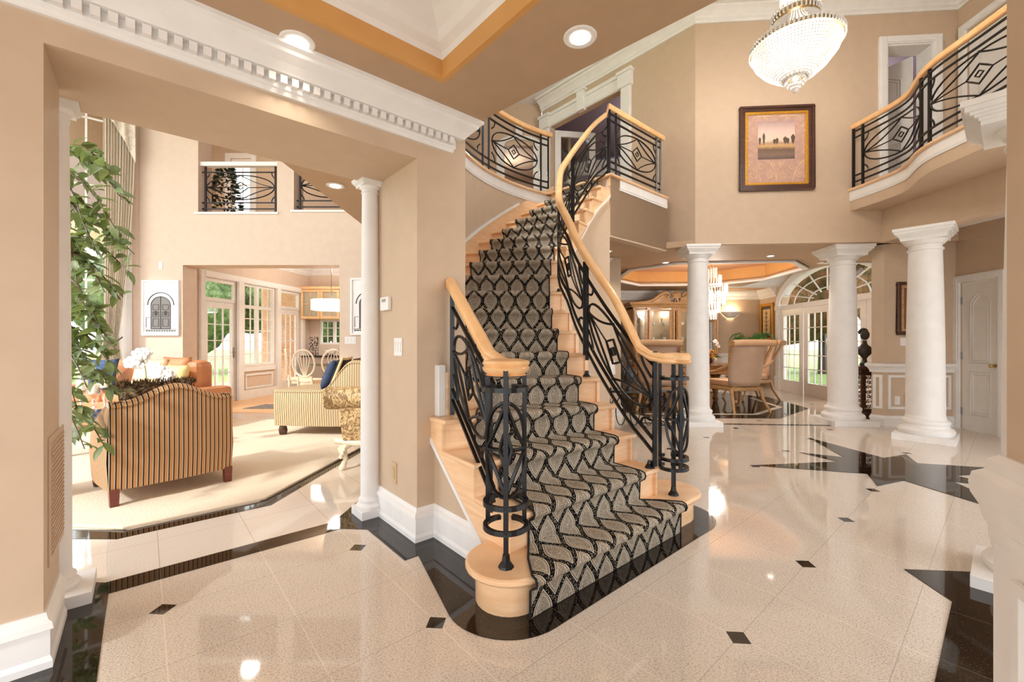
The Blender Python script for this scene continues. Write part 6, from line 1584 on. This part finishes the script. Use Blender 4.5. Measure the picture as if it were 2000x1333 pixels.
pillow('throw_pillow', 'denim blue shaggy pillow at the left of the leather sofa', loc_at(ls,-.42,.12,.56), (.42,.46,.18), radians(-14), radians(20), plain('denim_blue',(70,94,128),.9,var=.4,vs=30))
pillow('throw_pillow', 'brown leather pillow behind the orchids on the sofa', loc_at(ls,.55,.42,.60), (.5,.44,.18), radians(-10), radians(-12), LB)
# coffee table, candles, orchids
cf = thing('coffee_table', 'dark coffee table holding candles and orchids beyond the striped armchair', 'coffee table', (-4.35,4.75,0))
MB().cbox((-4.35,4.75,.44), (1.0,.7,.05), radians(-12)).build('table_top', plain('black_lacquer',(40,36,34),.1), cf, bevel=.008)
for sx in (-1,1):
    for sy in (-1,1): MB().cbox((-4.35+sx*.42,4.75+sy*.26-sx*.08,.21), (.06,.06,.42), radians(-12)).build('leg', DARKW, cf)
WAX = plain('ivory_wax', (246,240,222), .6)
for (u, h_, w2), lab in zip(((160,.27,'left'),(184,.23,'middle'),(206,.29,'right')), ('shortest candle on a crystal holder, leftmost on the coffee table','ivory pillar candle on a crystal holder, middle one of three','ivory pillar candle on the tallest crystal holder, nearest the armchair')):
    Y = 4.55+.04*(u-160)/20; x = (u-1000)/F*Y
    t = thing('candle_holder', {'left':'crystal candle holder leftmost on the coffee table','middle':'crystal candle holder in the middle of the three on the coffee table','right':'tallest crystal candle holder on the coffee table, nearest the armchair'}[w2], 'candle holder', (x,Y,.465))
    MB().lathe([(.05,0),(.05,.01),(.015,.03),(.03,.07),(.012,.10),(.028,h_*.6),(.012,h_*.75),(.055,h_-.01),(.06,h_)], (x,Y,.465), 16).build('stem', CRYST, t, smooth=50)
    t = thing('pillar_candle', 'ivory pillar '+('candle leftmost of three on the coffee table' if w2=='left' else 'candle in the middle of three on the coffee table' if w2=='middle' else 'candle rightmost of three on the coffee table'), 'candle', (x,Y,.465+h_))
    MB().lathe([(.045,0),(.047,.005),(.047,.10),(.04,.105),(0,.10)], (x,Y,.465+h_), 18).build('wax', WAX, t, smooth=40); MB().tube([(x,Y,.565+h_),(x,Y,.585+h_)], .002, 4).build('wick', IRON, t)
orchid('taller white orchid on the coffee table, under the curtain tie', -4.02, 4.72, .465, .68, 9, -.12, r=.05)
orchid('shorter white orchid on the coffee table, nearer the striped armchair', -3.85, 4.62, .465, .50, 8, .10, r=.05)
# rug
RUGM = Mt('cream_wool_rug', lin((236,222,200)), .95, spec=.1); RUGM.bump(RUGM.noise(RUGM.coord(), 120, 3), .6, .01)
rg = [AB(-.10,3.83), AB(.72,3.83), (c2[0]+.02,c2[1]+1.0), (c2[0]+.1,c2[1]+1.9), (-1.75,6.7), (-6.0,6.8), (-6.3,4.4)]
rg = [AB(-.10,3.83), AB(.735,3.83), (-1.74,5.2), (-1.72,6.7), (-5.9,6.9), (-6.4,4.6), (-3.2,2.9)]
o = MB().prism(rg, .001, .022).build('area_rug', RUGM.m, bevel=.006); tag(o, 'large cream wool rug covering the living room floor', 'rug')
# curtain
FABC = plain('ivory_curtain_silk', (236,228,212), .6)
def translucent(m, col, f):
    nt = m.node_tree; out = [n for n in nt.nodes if n.type == 'OUTPUT_MATERIAL'][0]; b = nt.nodes['Principled BSDF']; t = nt.nodes.new('ShaderNodeBsdfTranslucent'); t.inputs[0].default_value = (*lin(col),1)
    mx = nt.nodes.new('ShaderNodeMixShader'); mx.inputs[0].default_value = f; nt.links.new(b.outputs[0], mx.inputs[1]); nt.links.new(t.outputs[0], mx.inputs[2]); nt.links.new(mx.outputs[0], out.inputs[0])
translucent(FABC, (240,230,212), .4)
cu = thing('curtain', 'ivory pleated curtain tied back beside the tall window', 'curtain', (*along(C0,LE,.35),0))
def cpt(s, k, z): q = along(C0, LE, s); return (q[0]+(-AX[1])*-k*1.0, q[1]-AX[0]*k, z)
rows = []
sA, sB = hit(277,C0,LE), hit(203,C0,LE)
sA = max(.03, sA)
for j in range(34):
    z = 5.45-5.4*j/33; f = max(0,min(1,(5.45-z)/4.1))
    if z > 1.30: wl = sA+(.24)*f**2.2*0.9; wr = sB+(.42-sB)*f**1.6
    else: g = (1.30-z)/1.3; wl = .26-.14*g**.7; wr = .42+.18*g**.7
    rows.append([cpt(wl+(wr-wl)*i/90, .16+.035*sin(i/90*2*pi*11)*(1-.45*f)+.012*sin(i*1.7), z) for i in range(91)])
MB().ngrid(rows).build('drape', FABC, cu, smooth=180, solid=.004)
MB().tube([cpt(.20+.26*i/10, .16+.075*sin(pi*i/10), 1.27-.07*sin(pi*i/10)+.06*(1-i/10)) for i in range(11)], .012, 6).build('tieback', plain('bronze_cord',(96,80,60),.5), cu)
rows = []
for j in range(14):
    f = j/13; rows.append([cpt(.03+(.42)*(i/30), .25+.03*sin(i/30*2*pi*3+f*2), 5.45-(.42+.75*(1-i/30)**1.5)*f-0) for i in range(31)])
MB().ngrid(rows).build('swag', plain('ivory_brocade',(214,206,190),.6,var=.15,vs=20), cu, smooth=180, solid=.004)
# leafy tree
LEAF = Mt('ficus_leaf', (.1,.2,.05), .45); translucent(LEAF.m, (150,170,90), .25); nn__ = LEAF.noise(LEAF.coord(), 5, 3, .6); LEAF.color(LEAF.ramp(nn__, [(.35,lin((66,84,52))),(.5,lin((98,116,72))),(.68,lin((146,154,106)))]))
tr_ = thing('ficus_tree', 'leafy artificial ficus tree at the far left beside the tall window', 'potted tree', (-3.8,3.3,0))
MB().lathe([(.14,0),(.19,.12),(.2,.30),(.18,.32)], (-3.8,3.3,0.022), 20).build('pot', plain('brown_planter',(96,70,50),.5), tr_, smooth=50)
mb = MB(); lf = MB()
def leaf(p, d, L, wd, tw):
    d = d.normalized(); up = Vector((0,0,1)); sd = d.cross(up); sd = sd.normalized() if sd.length > .1 else Vector((1,0,0)); sd = (sd*cos(tw)+d.cross(sd)*sin(tw)); nn = sd.cross(d)
    pts = []; 
    for f, w2, dr in ((0,0,0),(.25,.8,.02),(.5,1,.03),(.75,.62,.0),(1,0,-.06)): pts.append((p+d*L*f+nn*dr*L, w2*wd/2))
    vs = [pts[0][0]]; 
    for c, w2 in pts[1:4]: vs += [c-sd*w2+nn*.15*wd, c, c+sd*w2+nn*.15*wd]
    vs.append(pts[4][0]); lf.add(vs, [(0,2,1),(0,3,2),(1,2,5,4),(2,3,6,5),(4,5,8,7),(5,6,9,8),(7,8,10),(8,9,10)])
def branch(a, b, n, sag=.1, L=.13, dens=1):
    a, b = Vector(a), Vector(b); P = [a+(b-a)*f+Vector((0,0,sag*sin(pi*f)-sag*.8*f*f)) for f in [i/10 for i in range(11)]]; mb.tube(P, [.010-.0007*i for i in range(11)], 5)
    for i in range(n):
        f = .15+.85*i/n; k = int(f*10); p = P[min(10,k)].lerp(P[min(10,k+1)], f*10-k); 
        d = (b-a).normalized()*.5+Vector((random.uniform(-1,1),random.uniform(-.8,.8),random.uniform(-1.1,.5))); leaf(p, d, L*random.uniform(.7,1.1), L*.38, random.uniform(-1,1))
MB().tube([(-3.8,3.3,.3),(-3.6,3.25,1.2),(-3.42,3.25,2.4)], [.03,.025,.015], 8).build('trunk', DARKW, tr_, smooth=60)
def up3(u, v, Y): return pt(u, Y, v)
brs = [((110,300),(238,365)),((100,330),(225,420)),((105,300),(215,310)),((100,380),(190,470)),((105,400),(235,440)),((100,430),(262,470)),((100,470),(250,505)),((100,480),(205,545)),((100,490),(235,560)),
       ((100,560),(205,640)),((100,540),(190,600)),((100,600),(225,655)),((100,640),(215,690)),((100,650),(190,720)),((100,690),(225,745)),((100,690),(170,730)),((100,780),(205,850)),((100,800),(165,850)),((100,730),(150,770)),((100,350),(160,400)),((100,600),(160,690)),((100,330),(150,520))]
for k, ((u0,v0),(u1,v1)) in enumerate(brs):
    Y0, Y1 = 3.2+.12*random.uniform(-1,1), 2.95+.25*random.uniform(-1,1); branch(up3(u0,v0,Y0), up3(u1,v1,Y1), 32 if u1 > 180 else 22)
mb.build('branches', DARKW, tr_); lf.build('foliage', LEAF.m, tr_, smooth=180)

# ================================================================ BREAKFAST ROOM
UC = thing('wall_cabinet', 'pale maple glass front wall cabinet in the breakfast room', 'cabinet', (-4.95,11.4,1.8))
xa_, xb2 = kbx(602), kbx(668)+.6; za_, zb2 = kbz(622), kbz(566)
MB().box(xa_,xb2,11.12,11.14,za_,zb2).build('shelf_back', plain('pale_interior',(206,190,170),.6), UC)
mb = MB(); mb.box(xa_,xa_+.03,11.1,11.45,za_,zb2).box(xb2-.03,xb2,11.1,11.45,za_,zb2).box(xa_,xb2,11.1,11.45,za_,za_+.03).box(xa_,xb2,11.1,11.45,zb2-.03,zb2); mb.build('carcass', CABW, UC)
MB().box(xa_-.04,xb2+.04,11.04,11.45,zb2,zb2+.07).build('cornice', CABW, UC, bevel=.01)
for k in range(3):
    a = xa_+(xb2-xa_)*k/3; b = xa_+(xb2-xa_)*(k+1)/3; d = MB(); frame4(d, (a+.005,11.1), (b-.005,11.1), 0, b-a-.01, za_+.01, zb2-.01, .06, 0, .02); o = d.build('cabinet_door', CABW, UC)
    q = MB(); q.box((a+b)/2-.01,(a+b)/2+.01,11.085,11.1,za_+.06,zb2-.06).box(a+.06,b-.06,11.085,11.1,(za_+zb2)/2-.01,(za_+zb2)/2+.01); q.build('muntins', CABW, o); MB().box(a+.06,b-.06,11.095,11.098,za_+.06,zb2-.06).build('glass', GLASS, o)
BC = thing('base_cabinet', 'grey base cabinet with black counter under the breakfast room window', 'cabinet', (-4.6,11.1,0)); MB().box(-5.38,-2.0,10.9,11.48,.0,.86).build('carcass', plain('grey_cabinet_paint',(150,138,126),.5), BC)
MB().box(-5.38,-1.98,10.86,11.49,.86,.90).build('worktop', plain('black_counter',(34,32,34),.08), BC)
MOS = Mt('mosaic_tiles', (.5,.4,.35), .3); MOS.color(MOS.ramp(MOS.voro(MOS.coord(), 16, out='Color') if False else MOS.noise(MOS.coord(), 26, 1), [(.42,lin((70,60,56))),(.5,lin((170,150,136))),(.6,lin((220,210,200)))]))
struct(MB().box(kbx(600),kbx(622),11.47,11.5,.90,1.38).build('wall_kitchen_tiles', MOS.m))
t = thing('mixing_bowl', 'white bowl on the black counter below the kitchen window', 'bowl', (kbx(658),11.1,.90)); MB().lathe([(.06,0),(.13,.05),(.16,.13),(.15,.13),(.12,.05),(0,.02)], (kbx(658),11.1,.90), 20).build('bowl_body', CHINA, t, smooth=60)
t = thing('pendant_lamp', 'bright white drum pendant lamp in the breakfast room', 'pendant lamp', (-4.05,9.6,3.25)); MB().lathe([(.42,0),(.42,.22),(.40,.22),(.40,0)], (-4.05,9.6,1.96), 36).build('lamp_shade', emis('lit_white_shade',(1,.97,.92),2.2), t, smooth=40); MB().tube([(-4.05,9.6,2.1),(-4.05,9.6,3.25)], .01, 6).build('stem', NICKEL, t)
def oval_chair(label, x, y, rz):
    t = thing('oval_back_chair', label, 'chair', (x,y,0), rz)
    mb = MB(); mb.tube([(.23*cos(a), -.22-.05*(sin(a)+1)/2, .82+.27*sin(a)) for a in [2*pi*i/28 for i in range(28)]], .02, 6, True); mb.build('back_frame', CREAMW, t, local=True, smooth=60)
    for k in (-2,-1,0,1,2): MB().tube([(k*.012,-.215,.57),(k*.05,-.235,.80),(k*.062,-.245,.92),(k*.03,-.265,1.06)], .008, 5).build('back_splat', CREAMW, t, local=True, smooth=60)
    MB().prism([(.23*cos(a)*1.05, .02+.25*sin(a)) for a in [2*pi*i/24 for i in range(24)]], .43, .49).build('seat', plain('cream_seat_fabric',(232,216,190),.7), t, local=True, bevel=.02)
    MB().prism([(.23*cos(a), .02+.235*sin(a)) for a in [2*pi*i/24 for i in range(24)]], .38, .43).build('seat_frame', CREAMW, t, local=True)
    for sx in (-1,1):
        MB().tube([(sx*.17,.2,.40),(sx*.18,.22,.2),(sx*.17,.21,0)], [.025,.02,.014], 8).build('leg', CREAMW, t, local=True, smooth=60)
        MB().tube([(sx*.14,-.21,.56),(sx*.15,-.19,.40),(sx*.16,-.20,.2),(sx*.17,-.26,0)], [.018,.022,.018,.014], 8).build('leg', CREAMW, t, local=True, smooth=60)
    return t
oc = oval_chair('cream oval back chair at the left end of the breakfast table', -4.55, 9.15, radians(-60))
dup(oc, (-4.12,8.75,0), radians(-5), 'cream oval back chair at the middle of the breakfast table, seen from behind')
dup(oc, (-3.62,8.85,0), radians(10), 'cream oval back chair at the right edge of the breakfast room doorway')
dup(oc, (-3.9,10.15,0), radians(180), 'cream oval back chair on the far side of the breakfast table')
bt = thing('breakfast_table', 'round glass breakfast table among the cream chairs', 'table', (-3.95,9.5,0)); MB().lathe([(.0,.735),(.55,.735),(.55,.75),(.0,.75)], (-3.95,9.5,0), 36).build('table_top', glassy('green_glass',(.8,.88,.84),.3), bt); MB().lathe([(.25,0),(.22,.04),(.06,.1),(.05,.6),(.15,.733)], (-3.95,9.5,0), 20).build('pedestal', CREAMW, bt, smooth=50)
o = MB().prism([(-5.0,7.95),(-4.2,7.95),(-4.0,8.4),(-4.9,8.5)], .002, .012).build('door_mat', plain('grey_patterned_mat',(112,104,98),.9,var=.5,vs=30)); tag(o, 'grey patterned rug on the wood floor at the breakfast room doorway', 'rug')
# gallery plant
t = thing('potted_topiary', 'dark green potted bush in the left upstairs gallery opening', 'potted plant', (-5.75,8.6,lz(412)-.04)); zb_ = lz(412)-.04
MB().lathe([(.14,0),(.20,.30),(.21,.32),(.17,.32)], (-5.75,8.6,zb_), 16).build('pot', plain('dark_planter',(60,56,54),.4), t, smooth=50); mb = MB()
for k in range(260):
    f = random.random(); a = random.uniform(0,2*pi); r = .26*(1-f*.75); p = Vector((-5.75+r*cos(a), 8.6+r*sin(a), zb_+.30+f*.95)); lf = mb; leaf(p, Vector((cos(a),sin(a),random.uniform(-.3,.8))), .12, .06, random.uniform(-1,1))
mb.build('foliage', plain('dark_leaf_green',(38,58,40),.5), t)
